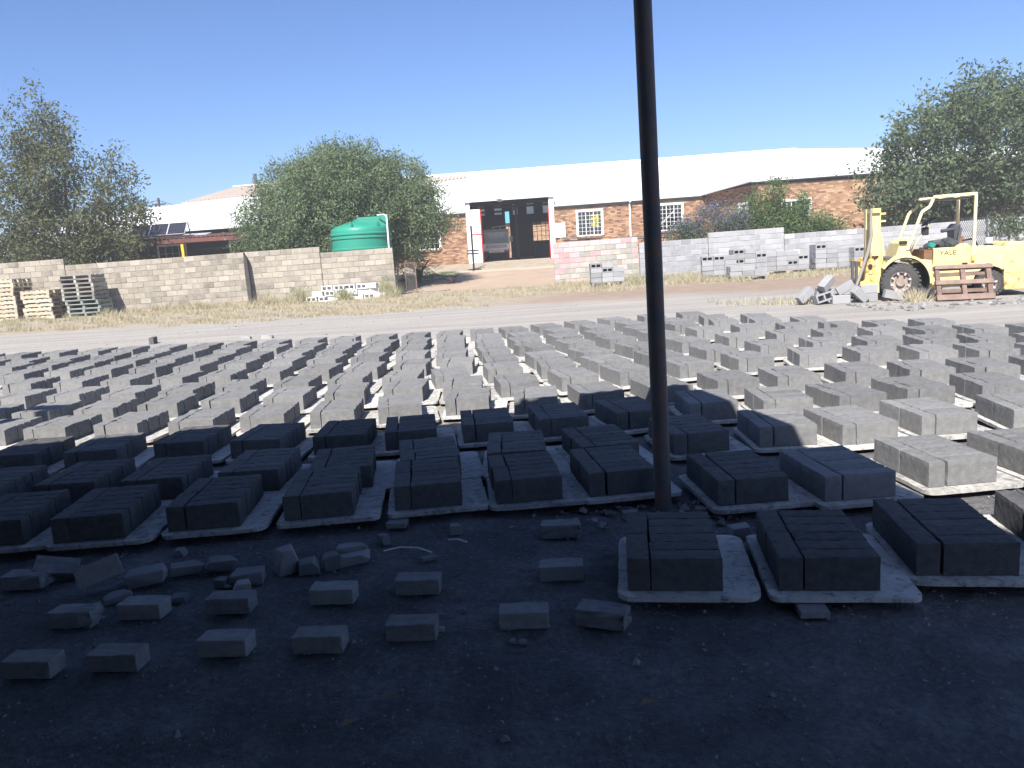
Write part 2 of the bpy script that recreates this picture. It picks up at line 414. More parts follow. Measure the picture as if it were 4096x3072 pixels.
def ground_mat():
    m, nt, b = nodes_of('gravel_yard')
    L = nt.links
    geo = N(nt, 'ShaderNodeNewGeometry'); pos = geo.outputs['Position']
    def noise(scale, detail=5, rough=0.6):
        n = N(nt, 'ShaderNodeTexNoise', Scale=scale, Detail=detail, Roughness=rough)
        L.new(pos, n.inputs['Vector']); return n.outputs['Fac']
    sep = N(nt, 'ShaderNodeSeparateXYZ'); L.new(pos, sep.inputs[0])
    def math2(op, a, c):
        k = N(nt, 'ShaderNodeMath', operation=op)
        for i, q in enumerate((a, c)):
            if isinstance(q, (int, float)): k.inputs[i].default_value = q
            else: L.new(q, k.inputs[i])
        return k.outputs[0]
    def step(v, a, c):
        k = N(nt, 'ShaderNodeMapRange'); k.interpolation_type = 'SMOOTHSTEP'
        L.new(v, k.inputs['Value']); k.inputs['From Min'].default_value = a; k.inputs['From Max'].default_value = c
        return k.outputs[0]
    def mix(f, a, c):
        k = N(nt, 'ShaderNodeMix', data_type='RGBA')
        L.new(f, k.inputs['Factor'])
        for i, q in ((6, a), (7, c)):
            if isinstance(q, tuple): k.inputs[i].default_value = (*q, 1)
            else: L.new(q, k.inputs[i])
        return k.outputs[2]
    big = noise(0.35, 4); mid = noise(2.2, 6); fine = noise(38, 5, 0.75)
    # distance from the camera side, edges wobbling with the noise
    yw = math2('ADD', sep.outputs['Y'], math2('MULTIPLY', math2('SUBTRACT', big, 0.5), 5.0))
    yw = math2('ADD', yw, math2('MULTIPLY', math2('SUBTRACT', mid, 0.5), 2.0))
    xw = math2('ADD', sep.outputs['X'], math2('MULTIPLY', math2('SUBTRACT', big, 0.5), 5.0))
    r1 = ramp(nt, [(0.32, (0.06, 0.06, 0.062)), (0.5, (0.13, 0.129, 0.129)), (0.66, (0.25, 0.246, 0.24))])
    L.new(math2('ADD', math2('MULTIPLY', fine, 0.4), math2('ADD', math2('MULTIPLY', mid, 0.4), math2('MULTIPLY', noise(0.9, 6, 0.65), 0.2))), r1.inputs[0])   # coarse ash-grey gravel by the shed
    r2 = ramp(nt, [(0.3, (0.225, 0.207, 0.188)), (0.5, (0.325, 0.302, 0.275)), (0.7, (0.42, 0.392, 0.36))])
    str_ = N(nt, 'ShaderNodeTexNoise', Scale=1.0, Detail=6.0, Roughness=0.6)                          # tyre-worn streaks along the lane
    mp = N(nt, 'ShaderNodeMapping'); mp.inputs['Scale'].default_value = (0.22, 2.2, 1.0)
    L.new(pos, mp.inputs['Vector']); L.new(mp.outputs[0], str_.inputs['Vector'])
    L.new(math2('ADD', math2('MULTIPLY', fine, 0.35), math2('MULTIPLY', str_.outputs['Fac'], 0.65)), r2.inputs[0])
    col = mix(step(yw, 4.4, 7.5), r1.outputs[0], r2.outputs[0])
    r3 = ramp(nt, [(0.3, (0.24, 0.20, 0.15)), (0.55, (0.35, 0.30, 0.23)), (0.75, (0.44, 0.385, 0.30))])
    L.new(math2('ADD', math2('MULTIPLY', fine, 0.4), math2('MULTIPLY', mid, 0.6)), r3.inputs[0])       # tan soil along the fence
    col = mix(step(yw, 20.8, 23.0), col, r3.outputs[0])
    r4 = ramp(nt, [(0.3, (0.22, 0.16, 0.12)), (0.7, (0.35, 0.275, 0.215))])
    L.new(math2('ADD', math2('MULTIPLY', fine, 0.4), math2('MULTIPLY', mid, 0.6)), r4.inputs[0])       # red-brown earth at the right
    f4 = math2('MULTIPLY', step(xw, -0.5, 3.0), math2('MULTIPLY', step(yw, 19.5, 22.0), math2('SUBTRACT', 1.0, step(yw, 25.0, 27.0))))
    col = mix(f4, col, r4.outputs[0])
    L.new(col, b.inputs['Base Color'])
    b.inputs['Roughness'].default_value = 0.97
    b.inputs['Specular IOR Level'].default_value = 0.08
    h1 = noise(55, 6, 0.75); h2 = noise(7, 5)
    bp = N(nt, 'ShaderNodeBump', Strength=0.8, Distance=0.012); L.new(h1, bp.inputs['Height'])
    bp2 = N(nt, 'ShaderNodeBump', Strength=0.7, Distance=0.06); L.new(h2, bp2.inputs['Height']); L.new(bp.outputs[0], bp2.inputs['Normal'])
    L.new(bp2.outputs[0], b.inputs['Normal'])
    return m

xs = np.concatenate([np.array([-900., -400, -180, -90, -60, -40]), np.arange(-30, -3.9, 1.0), np.arange(-3.9, 4.2, 0.065), np.arange(5, 30.1, 1.0), np.array([40., 60, 90, 180, 400, 900])])
ys = np.concatenate([np.array([-60., -25, -12, -6, -3]), np.array([-1., 0, 0.6]), np.arange(1, 4.75, 0.055), np.arange(5, 33, 1.0), np.arange(33.5, 48, 0.5), np.array([50., 55, 62, 80, 120, 200, 400, 900, 1600])])
V = []
for y in ys:
    for x in xs:
        z = gz(y)
        if y < 4.75 and -4 < x < 4.3:           # scuffed, trodden gravel by the shed
            q = Vector((x, y, 0.3))
            z += -0.016 + 0.016 * mnoise.noise(q * 2.2) + 0.010 * mnoise.noise(q * 6.5) + 0.005 * mnoise.noise(q * 15)
            for t0, t1, w_ in ((1.75, 0.10, 0.09), (2.35, 0.06, 0.08)):   # shallow ruts
                dd = (y - (t0 + t1 * x + 0.05 * math.sin(x * 1.7))) / w_
                z -= 0.012 * math.exp(-dd * dd) - 0.006 * math.exp(-(abs(dd) - 1.7) ** 2 * 2)
            z = min(z, 0.002)
        V.append((x, y, z))
nx = len(xs)
Fq = [(j * nx + i, j * nx + i + 1, (j + 1) * nx + i + 1, (j + 1) * nx + i) for j in range(len(ys) - 1) for i in range(nx - 1)]
ground = np_mesh('ground', np.array(V), np.array(Fq), ground_mat())
tag(put(ground, 'ground'), 'pale dusty gravel yard with tan soil along the fence', 'ground', kind='structure')

# paved driveway and concrete apron that climb to the hall door
def paving_mat():
    m, nt, b = nodes_of('paving_bricks')
    tc = N(nt, 'ShaderNodeTexCoord')
    br = N(nt, 'ShaderNodeTexBrick', Scale=1.0)
    br.inputs['Color1'].default_value = (0.36, 0.24, 0.165, 1); br.inputs['Color2'].default_value = (0.27, 0.19, 0.14, 1); br.inputs['Mortar'].default_value = (0.17, 0.125, 0.09, 1)
    br.inputs['Brick Width'].default_value = 0.22; br.inputs['Row Height'].default_value = 0.11; br.inputs['Mortar Size'].default_value = 0.008
    nt.links.new(tc.outputs['Object'], br.inputs['Vector'])
    nz = N(nt, 'ShaderNodeTexNoise', Scale=0.8, Detail=5.0); nt.links.new(tc.outputs['Object'], nz.inputs['Vector'])
    mx = N(nt, 'ShaderNodeMix', data_type='RGBA'); mx.inputs[7].default_value = (0.42, 0.33, 0.24, 1)
    nt.links.new(nz.outputs['Fac'], mx.inputs['Factor']); nt.links.new(br.outputs['Color'], mx.inputs[6])
    nt.links.new(mx.outputs[2], b.inputs['Base Color']); b.inputs['Roughness'].default_value = 0.95
    return m
mb = MB()
for y0, y1 in ((31.2, 33.5), (33.5, 41.0)):
    mb.face([(-4.1, y0, gz(y0) + 0.006), (2.2, y0, gz(y0) + 0.006), (2.5, y1, gz(y1) + 0.006), (-2.6, y1, gz(y1) + 0.006)] if y0 > 32 else [(-3.9, y0, 0.006), (2.0, y0, 0.006), (2.2, y1, 0.006), (-4.1, y1, 0.006)])
tag(mb.build('driveway', paving_mat()), 'brick paved driveway rising between the fence walls', 'driveway', kind='structure')
mb = MB()
mb.face([(-2.45, 41.0, 0.43), (2.55, 41.0, 0.43), (2.75, 45.3, 0.875), (-1.9, 45.3, 0.875)], 0.6)
mb.face([(-2.45, 41.0, 0.43), (-1.9, 45.3, 0.875), (-1.95, 45.3, 0.3), (-2.5, 41.0, 0.3)], 0.2)
tag(mb.build('ramp', MAT['concrete'], fix=False), 'concrete ramp up to the hall door', 'ramp', kind='structure')

# ------------------------------------------------------------------ the open shed the picture is taken from
SY = R(9.0)
cx, cy = 0.80, 4.33           # the roof corner that stands over the pole
def shed(x, y):               # shed axes to world
    return (cx + x * math.cos(SY) - y * math.sin(SY), cy + x * math.sin(SY) + y * math.cos(SY))
def corrugated(x0, x1, y0, y1, z0, z1, pitch=0.13, amp=0.02, th=0.004, rib=None):
    """a ribbed sheet, ribs running along y; z goes z0 -> z1 from y0 to y1"""
    mb = MB()
    prof = rib or [(0.0, 0), (0.5, 0), (0.6, 1), (0.9, 1), (1.0, 0)]
    n = int(math.ceil((x1 - x0) / pitch))
    pts = []
    for i in range(n):
        for u, h in prof[:-1]:
            x = x0 + (i + u) * pitch
            if x <= x1: pts.append((x, h * amp))
    pts.append((x1, 0))
    for (xa, ha), (xb, hb) in zip(pts[:-1], pts[1:]):
        if xb - xa < 1e-6: continue
        mb.face([(xa, y0, z0 + ha), (xb, y0, z0 + hb), (xb, y1, z1 + hb), (xa, y1, z1 + ha)])
    return mb
shed_root = empty('shed', (cx, cy, 0), SY)
tag(shed_root, 'open sided shed with sheet roof shading the foreground', 'shed')
corrugated(-13.5, 0.0, -11.0, 0.0, 3.4, 2.87, 0.17, 0.028).build('roof', MAT['steel'], shed_root, fix=False)
MB().box(-13.5, 0.0, -0.24, -0.18, 2.76, 2.87).build('beam', MAT['steel'], shed_root)
MB().bar((-0.08, -11, 3.32), (-0.08, -0.3, 2.83), 0.05, 0.08).build('beam', MAT['steel'], shed_root)
MB().box(-13.5, 0.0, -11.1, -11.0, 0, 3.38).build('back_wall', MAT['grey_block'], shed_root)
MB().box(-13.6, -13.5, -11.0, 0.0, 0, 2.86).build('side_wall', MAT['grey_block'], shed_root)
MB().box(-0.05, 0.05, -11.0, -7.0, 0, 3.15).build('side_wall', MAT['grey_block'], shed_root)
def to_shed(x, y, z):
    dx, dy = x - cx, y - cy
    return (dx * math.cos(SY) + dy * math.sin(SY), -dx * math.sin(SY) + dy * math.cos(SY), z)
MB().bar(to_shed(-5.6, 4.05, 0), to_shed(-5.6, 4.05, 4.1), 0.11, 0.11).build('shadow_post', MAT['steel'], shed_root)  # unseen post, added to cast the shadow band on the left stacks
MB().bar(to_shed(-5.5, 4.05, 4.1), to_shed(-9.5, 4.35, 4.1), 0.1, 0.16).build('shadow_beam', MAT['steel'], shed_root)  # unseen beam, added for the shadow line across the left stacks
mb = MB().tube([(0, 0, -0.05), (-0.012, -0.002, 1.4), (-0.028, -0.004, 2.78)], 0.045, 20)
pole = mb.build('pole', MAT['pole'], None, (0.785, 4.14, 0), smooth=True)
tag(pole, 'tall dark steel pole standing at the edge of the brick boards', 'pole')
MB().lathe([(0.056, 0.0), (0.056, 0.012), (0.0455, 0.016)], seg=20).build('collar', MAT['pole'], pole)

# ------------------------------------------------------------------ fence walls of concrete blocks
def block_meshes(name, mat, L, Hh, D, n=6, bevel=0.008):
    out = []
    rnd = random.Random(name)
    for i in range(n):
        b = MB().box(0, L, 0, D, 0, Hh, i / (n - 1))
        me = b.mesh(name, mat, bevel=bevel)
        for v in me.vertices:
            v.co.x += rnd.uniform(-1, 1) * 0.003; v.co.y += rnd.uniform(-1, 1) * 0.003; v.co.z += rnd.uniform(-1, 1) * 0.003
        out.append(me)
    return out
BL, BH, BD, BJ = 0.405, 0.197, 0.16, 0.013
def block_wall(name, label, x0, x1, Y, z0, courses, kinds, mortar, pick=None, seed=1, cat='wall', group=None):
    """kinds: list of lists of block meshes; pick(i, c) says which list"""
    rnd = random.Random(seed)
    root = empty(name, (x0, Y, z0), 0, TH)
    W = x1 - x0
    Hh = courses * (BH + BJ)
    MB().box(0.01, W - 0.01, 0.012, BD - 0.012, -0.15, Hh - 0.006, 0.5).build('mortar_core', mortar, root)
    tag(root, label, cat, group)
    halves = {}
    for c in range(courses):
        x = 0.0 if c % 2 == 0 else -(BL + BJ) / 2
        i = 0
        while x < W - 0.05:
            xa, xb = max(x, 0), min(x + BL, W)
            if xb - xa > 0.06:
                lst = kinds[pick(xa + x0, c) if pick else 0]
                me = rnd.choice(lst)
                o = put(me, 'block', root, (xa, rnd.uniform(-0.004, 0.004), c * (BH + BJ)), (0, 0, rnd.uniform(-0.004, 0.004)))
                if xb - xa < BL - 0.01: o.scale.x = (xb - xa) / BL
            x += BL + BJ; i += 1
    return root
KB = block_meshes('block', MAT['beige_block'], BL, BH, BD)
KG = block_meshes('block', MAT['grey_block'], BL, BH, BD)
KL = block_meshes('block', MAT['pale_block'], BL, BH, BD)
KP = block_meshes('block', MAT['pink_block'], BL, BH, BD)
KR = block_meshes('block', MAT['bare_block'], BL, BH, BD)
block_wall('block_wall', 'taller beige block wall at the left, behind the pale pallet stacks', -21.4, -16.95, 31.0, 0.06, 10, [KB], MAT['mortar'], seed=1)
block_wall('block_wall', 'long beige block wall with a dark timber post leaning on it', -16.93, -7.08, 31.0, 0.06, 9, [KB], MAT['mortar'], seed=2)
block_wall('block_wall', 'short beige block wall below the green tank, ending at the driveway', -7.06, -4.27, 31.0, -0.07, 9, [KB], MAT['mortar'], seed=3)
def pinkpick(x, c):
    r = math.sin(x * 12.9 + c * 4.7) * 0.5 + 0.5
    if 3.0 < x < 5.05 and c < 7: return 1 if r > 0.12 else 0
    if c < 4: return 1 if r > 0.62 else 0
    return 0
block_wall('block_wall', 'faded pink block wall with bare patches beside the driveway', 2.0, 5.38, 32.0, -0.04, 8, [KP, KR], MAT['mortar'], pinkpick, seed=4)
block_wall('block_wall', 'grey block wall just right of the pink one', 5.44, 8.2, 32.05, -0.04, 7, [KG], MAT['mortar_grey'], seed=5)
block_wall('block_wall', 'pale grey block wall in front of the flowering shrub', 8.22, 11.25, 32.05, -0.02, 8, [KL], MAT['mortar_grey'], seed=6)
block_wall('block_wall', 'long pale grey block wall running behind the yellow forklift', 11.27, 25.0, 32.05, -0.05, 7, [KL, KG], MAT['mortar_grey'], lambda x, c: 1 if (math.sin(x * 7.1 + c * 3.3) > 0.7 or abs(x - 14.1) < 0.25) else 0, seed=7)

# ------------------------------------------------------------------ face-brick building with the hall
bld = empty('brick_building', (0, 45, 0.85), 0, 0)
tag(bld, 'long face brick building with white sheet roof and open hall door', 'building')
def LZ(x, z): return z - 0.85 + 0.0092 * (x - 2.0)     # world height to the building's axes, rising slightly to the right
BRICKS = []           # (x, y, z, rotation, tone) in the building's axes
def brick_wall(name, p, q, z0, z1, holes, thick=0.22):
    """a brick wall from p to q in plan (world x, y); holes: (s0, s1, z0, z1) along the wall"""
    P, Q = Vector((p[0], p[1] - 45)), Vector((q[0], q[1] - 45))
    d = Q - P; L = d.length; a = math.atan2(d.y, d.x)
    root = empty(name, (P.x, P.y, 0), a)
    root.parent = bld
    tilt = 0.0092 * math.cos(a)
    zb = LZ(p[0], z0)
    def solid(mbx, s0, s1, za, zc):
        mbx.box(s0, s1, 0.012, thick, za - 0.85, zc - 0.85, 0.5)
    mb = MB()
    cuts = sorted(holes)
    s = 0.0
    for (h0, h1, hz0, hz1) in cuts:
        if h0 > s: solid(mb, s, h0, z0, z1)
        if hz0 > z0: solid(mb, h0, h1, z0, hz0)
        if hz1 < z1: solid(mb, h0, h1, hz1, z1)
        s = h1
    if s < L: solid(mb, s, L, z0, z1)
    mb.build('mortar', MAT['brick_mortar'], root)
    bl, bh, j = 0.222, 0.074, 0.011
    n = int((z1 - z0) / (bh + j))
    for c in range(n):
        z = z0 + c * (bh + j)
        x = 0.0 if c % 2 == 0 else -(bl + j) / 2
        while x < L - 0.03:
            xa, xb = max(0, x), min(L, x + bl)
            for (h0, h1, hz0, hz1) in holes:
                if z + bh > hz0 and z < hz1:
                    if xa >= h0 and xb <= h1: xa = xb
                    elif xa < h0 < xb: xb = h0
                    elif xa < h1 < xb: xa = h1
            if xb - xa > 0.03:
                zz = z - 0.85 + tilt * xa
                t = random.random()
                t = t * 0.35 if random.random() < 0.2 else 0.25 + 0.7 * t
                wx = P.x + d.x / L * xa; wy = P.y + d.y / L * xa + 45
                BRICKS.append((math.hypot(wx, wy), root, xa, zz, xb - xa, bh, t))
            x += bl + j
    return root
WL = []
WL.append(brick_wall('wall', (-7.5, 45), (-1.95, 45), 0.35, 3.66, [(2.2, 4.05, 1.72, 3.35)]))
WL.append(brick_wall('wall', (2.95, 45), (11.45, 45), 0.85, 3.68, [(1.2, 2.72, 1.9, 3.42), (5.72, 7.22, 1.9, 3.5)]))
WL.append(brick_wall('wall', (11.45, 45), (12.46, 39), 0.85, 3.86, [(3.95, 5.0, 2.05, 3.08)]))
WL.append(brick_wall('wall', (12.46, 39), (27.0, 39), 0.85, 3.86, [(1.05, 2.55, 1.75, 3.05)]))
BRICKS.sort(key=lambda b: b[0])
BV = [MB().box(0, 0.222, 0.0, 0.05, 0, 0.074, i / 9, 'k').mesh('brick', MAT['face_brick']) for i in range(10)]
rest = {}
for k, (dist, root, xa, zz, w, h, t) in enumerate(BRICKS):
    if k < 300:
        o = put(BV[min(9, int(t * 10))], 'brick', root, (xa, random.uniform(-0.003, 0.003), zz))
        if w < 0.215: o.scale.x = w / 0.222
    else:
        rest.setdefault(root.name, (root, MB()))[1].box(xa, xa + w, random.uniform(-0.003, 0.003), 0.05, zz, zz + h, t, 'kb')
for nm, (root, mb) in rest.items():
    tag(mb.build('bricks', MAT['face_brick'], root, fix=False), kind='stuff')

def roof_strip(name, pts4, mat, pitch=0.25, amp=0.035, parent=bld):
    """ribbed sheet on four corners a(front left) b(front right) c(back right) d(back left), building axes"""
    a, b, c, d = [Vector(p) for p in pts4]
    n = max(1, int((b - a).length / pitch))
    nrm = (b - a).cross(d - a).normalized()
    mb = MB()
    prof = [(0.0, 0), (0.55, 0), (0.65, 1), (0.9, 1)]
    us = [((i + u) / n, h) for i in range(n) for u, h in prof] + [(1.0, 0)]
    for (u0, h0), (u1, h1) in zip(us[:-1], us[1:]):
        p0, p1 = a.lerp(b, u0) + nrm * h0 * amp, a.lerp(b, u1) + nrm * h1 * amp
        q0, q1 = d.lerp(c, u0) + nrm * h0 * amp, d.lerp(c, u1) + nrm * h1 * amp
        mb.face([p0, p1, q1, q0])
    # underside sheet, so the roof has thickness and closes the room
    t = nrm * -0.05
    mb.face([a + t, d + t, c + t, b + t])
    mb.face([a + t, b + t, b, a])
    return mb.build(name, mat, parent, fix=False)
def bp(x, y, z): return (x, y - 45, LZ(x, z))
roof_strip('roof_sheet', [bp(-13, 44.86, 3.74), bp(-2.0, 44.86, 3.74), bp(-2.0, 54, 6.62), bp(-13, 54, 6.62)], MAT['white_sheet'])
roof_strip('roof_sheet', [bp(-2.0, 44.8, 4.28), bp(2.95, 44.8, 4.28), bp(2.95, 54, 6.62), bp(-2.0, 54, 6.62)], MAT['white_sheet'])
CA, CB_, CD = bp(11.15, 44.86, 3.74), bp(12.05, 38.85, 3.92), bp(19.74, 54, 6.72)      # inner corner, wing corner, end of the ridge
roof_strip('roof_sheet', [bp(2.95, 44.86, 3.74), CA, CD, bp(2.95, 54, 6.62)], MAT['white_sheet'])
roof_strip('roof_sheet', [CA, CB_, tuple(Vector(CD) - Vector((0.02, 0, 0))), CD], MAT['white_sheet'])
roof_strip('roof_sheet', [CB_, bp(28.0, 38.85, 3.94), bp(28.0, 46.2, 5.3), CD], MAT['white_sheet'])
roof_strip('roof_sheet', [bp(-13, 50.6, 5.62), bp(4.0, 53.9, 6.63), bp(4.0, 54, 6.66), bp(-13, 54, 6.67)], MAT['beige_sheet'], amp=0.05)  # beige overlay painting in the duller reflection on the white roof
roof_strip('roof_sheet', [bp(19.74, 54, 6.66), bp(-13, 54, 6.6), bp(-13, 62.6, 5.2), bp(19.74, 62.6, 5.2)], MAT['white_sheet'])
MB().face([bp(-13, 53.6, 6.50), bp(19.74, 53.6, 6.59), bp(19.74, 54, 6.80), bp(-13, 54, 6.74)]).face([bp(-13, 54, 6.74), bp(19.74, 54, 6.80), bp(19.74, 54.5, 6.5), bp(-13, 54.5, 6.5)]).build('ridge_cap', MAT['white_sheet'], bld, fix=False)
MB().bar((13.0, 6.28, 5.90 - 0.85), (13.95, 3.3, 4.97 - 0.85), 0.3, 0.09).build('roof_patch', MAT['white_sheet'], bld)
for xx in (-2.0, 2.95):       # cheeks beside the raised strip over the door
    MB().face([bp(xx, 44.86, 3.72), bp(xx, 44.8, 4.27), bp(xx, 54, 6.61)]).build('cheek', MAT['white_sheet'], bld, fix=False)
for xa, xb in ((-7.5, -2.0), (2.95, 11.4)):
    MB().bar((xa, -0.10, LZ(xa, 3.63)), (xb, -0.10, LZ(xb, 3.63)), 0.03, 0.11).build('fascia', MAT['black'], bld)  # black strip: the shade under the eave is put into its colour
MB().bar((12.1, -6.12, LZ(12.1, 3.84)), (27, -6.12, LZ(27, 3.84)), 0.03, 0.09).build('fascia', MAT['black'], bld)
MB().face([bp(11.52, 44.97, 3.4), bp(12.52, 39.03, 3.4), bp(12.52, 39.03, 4.02), bp(11.52, 44.97, 3.84)]).build('soffit_shade', MAT['dark_wood'], bld, fix=False)  # dark infill closing the eave gap, coloured like the soffit's shade
MB().face([bp(12.45, 39.04, 3.4), bp(27, 39.04, 3.4), bp(27, 39.04, 3.95), bp(12.45, 39.04, 3.94)]).build('soffit_shade', MAT['dark_wood'], bld, fix=False)
MB().face([bp(-7.5, 45.03, 3.6), bp(-2, 45.03, 3.6), bp(-2, 45.03, 3.76), bp(-7.5, 45.03, 3.76)]).face([bp(2.95, 45.03, 3.6), bp(11.4, 45.03, 3.6), bp(11.4, 45.03, 3.76), bp(2.95, 45.03, 3.76)]).build('soffit_shade', MAT['dark_wood'], bld, fix=False)
# roof vents along the far right eave (small spikes seen against the white)
for i in range(12):
    x = 13.0 + i * 1.05
    MB().bar(bp(x, 38.95, 3.94), bp(x + 0.02, 38.95, 4.16), 0.025, 0.025).build('spike', MAT['steel'], bld)

# door jambs, lintel, sliding leaf, drain pipe, sign boards
MB().box(-1.98, -1.74, -0.05, 0.3, LZ(-2, 0.86), LZ(-2, 4.24)).build('door_jamb', MAT['white_paint'], bld)
MB().box(2.66, 2.93, -0.05, 0.3, LZ(2.7, 0.86), LZ(2.7, 4.24)).build('door_jamb', MAT['white_paint'], bld)
leaf = MB().box(-1.72, -1.16, 0.05, 0.11, LZ(-1.5, 0.9), LZ(-1.5, 3.85)).build('door_leaf', MAT['white_paint'], bld)
MB().box(-1.20, -1.13, 0.02, 0.14, LZ(-1.5, 0.88), LZ(-1.5, 3.86)).build('red_edge', MAT['red_lens'], leaf)
MB().box(-1.72, -1.2, 0.03, 0.05, LZ(-1.5, 2.45), LZ(-1.5, 2.5)).build('rail', MAT['red_lens'], leaf)
MB().box(2.60, 2.655, 0.02, 0.2, LZ(2.6, 0.88), LZ(2.6, 3.8)).build('red_edge', MAT['red_lens'], bld)
MB().box(-0.18, 0.08, -0.72, -0.5, LZ(0, 4.13), LZ(0, 4.28)).build('flood_lamp', MAT['steel'], bld)
for z0, z1 in ((2.40, 2.78), (1.98, 2.38)):
    MB().box(2.96, 3.52, -0.06, -0.035, LZ(3, z0), LZ(3, z1)).build('sign_board', MAT['white_paint'], bld)
MB().tube([(7.16, -0.06, LZ(7.2, 1.0)), (7.16, -0.06, LZ(7.2, 3.6)), (7.16, -0.3, LZ(7.2, 3.68))], 0.055, 10).build('downpipe', MAT['white_paint'], bld, smooth=True)
MB().tube([(3.3, -0.1, LZ(4, 1.9)), (7.0, -0.12, LZ(7, 1.74)), (9.4, -0.12, LZ(9, 1.68))], 0.02, 8).build('pipe', MAT['steel'], bld)

def window(parent, x0, x1, z0, z1, nx, ny, base='wall', deep=0.0, y=0.0, sur=0.11):
    """white surround with glazing bars, one pane object per pane"""
    W, Hh = x1 - x0, z1 - z0
    if parent.name.startswith('wall'):       # the wall is itself a part: hang the window on the building
        a = parent.rotation_euler.z
        root = empty('window', (parent.location.x + math.cos(a) * x0 - math.sin(a) * y, parent.location.y + math.sin(a) * x0 + math.cos(a) * y, z0), a)
        root.parent = bld
    else:
        root = empty('window', (x0, y, z0)); root.parent = parent
    fr = MB()
    fr.box(-sur, 0, -0.03, 0.1, -sur * 0.4, Hh + sur); fr.box(W, W + sur, -0.03, 0.1, -sur * 0.4, Hh + sur)
    fr.box(0, W, -0.03, 0.1, Hh, Hh + sur); fr.box(0, W, -0.03, 0.1, -sur * 0.4, 0)
    fr.build('frame', MAT['white_paint'], root)
    s = MB()
    for k in range(int((W + 0.2) / 0.11)):
        s.box(-0.1 + k * 0.11, -0.1 + k * 0.11 + 0.1, -0.10, 0.02, -sur * 0.4 - 0.09, -sur * 0.4 - 0.005, random.random() * 0.6)
    s.build('sill', MAT['face_brick'], root)
    g = MB()
    for i in range(nx + 1):
        w = 0.035 if i in (0, nx, nx // 3, nx - nx // 3) else 0.016
        c = W * i / nx
        g.box(max(0, c - w / 2), min(W, c + w / 2), 0.01, 0.04, 0, Hh)
    for j in range(ny + 1):
        w = 0.035 if j in (0, ny) else 0.016
        c = Hh * j / ny
        g.box(0.0, W, 0.012, 0.038, max(0, c - w / 2), min(Hh, c + w / 2))
    g.build('glazing_bars', MAT['white_paint'], root)
    me = MB().box(0, W / nx - 0.02, 0.022, 0.027, 0, Hh / ny - 0.02).mesh('pane', MAT['glass'])
    for i in range(nx):
        for j in range(ny):
            put(me, 'pane', root, (W * i / nx + 0.01, 0, Hh * j / ny + 0.01))
    return root
w0 = window(WL[0], 2.32, 3.93, 1.80 - 0.85, 3.24 - 0.85, 6, 5)
w1 = window(WL[1], 1.31, 2.61, 2.0 - 0.85 + 0.02, 3.31 - 0.85, 6, 6)
w2 = window(WL[1], 5.83, 7.11, 2.0 - 0.85 + 0.03, 3.39 - 0.85, 6, 6)
w3 = window(WL[2], 4.05, 4.9, 2.12 - 0.85, 3.0 - 0.85, 4, 4)
w4 = window(WL[3], 1.16, 2.44, 1.85 - 0.85, 2.95 - 0.85, 6, 5)
# posters standing inside the first window
po = MB().box(0.72, 0.95, 0.07, 0.08, 0.5, 1.12).build('poster', MAT['yellow_poster'], w1)
MB().box(0.97, 1.16, 0.07, 0.08, 0.46, 1.1).build('poster', MAT['yellow_poster'], w1)
mb = MB()
for (xa, xb, za, zb) in ((0.75, 0.80, 0.62, 0.8), (0.82, 0.86, 0.62, 0.8), (0.75, 0.92, 0.84, 0.87), (1.0, 1.13, 0.7, 0.73), (1.0, 1.04, 0.55, 0.7), (1.08, 1.12, 0.55, 0.7), (1.0, 1.13, 0.85, 0.9)):
    mb.box(xa, xb, 0.062, 0.068, za, zb)
mb.build('print', MAT['black'], w1)
MB().box(0.76, 0.92, 0.062, 0.068, 0.95, 1.06).build('print', MAT['red_lens'], w1)
# white diagonal bar added for the reflection in the second window
MB().bar((0.05, 0.3, 0.25), (1.2, 0.3, 1.3), 0.03, 0.07).build('diagonal_bar', MAT['white_paint'], w2)

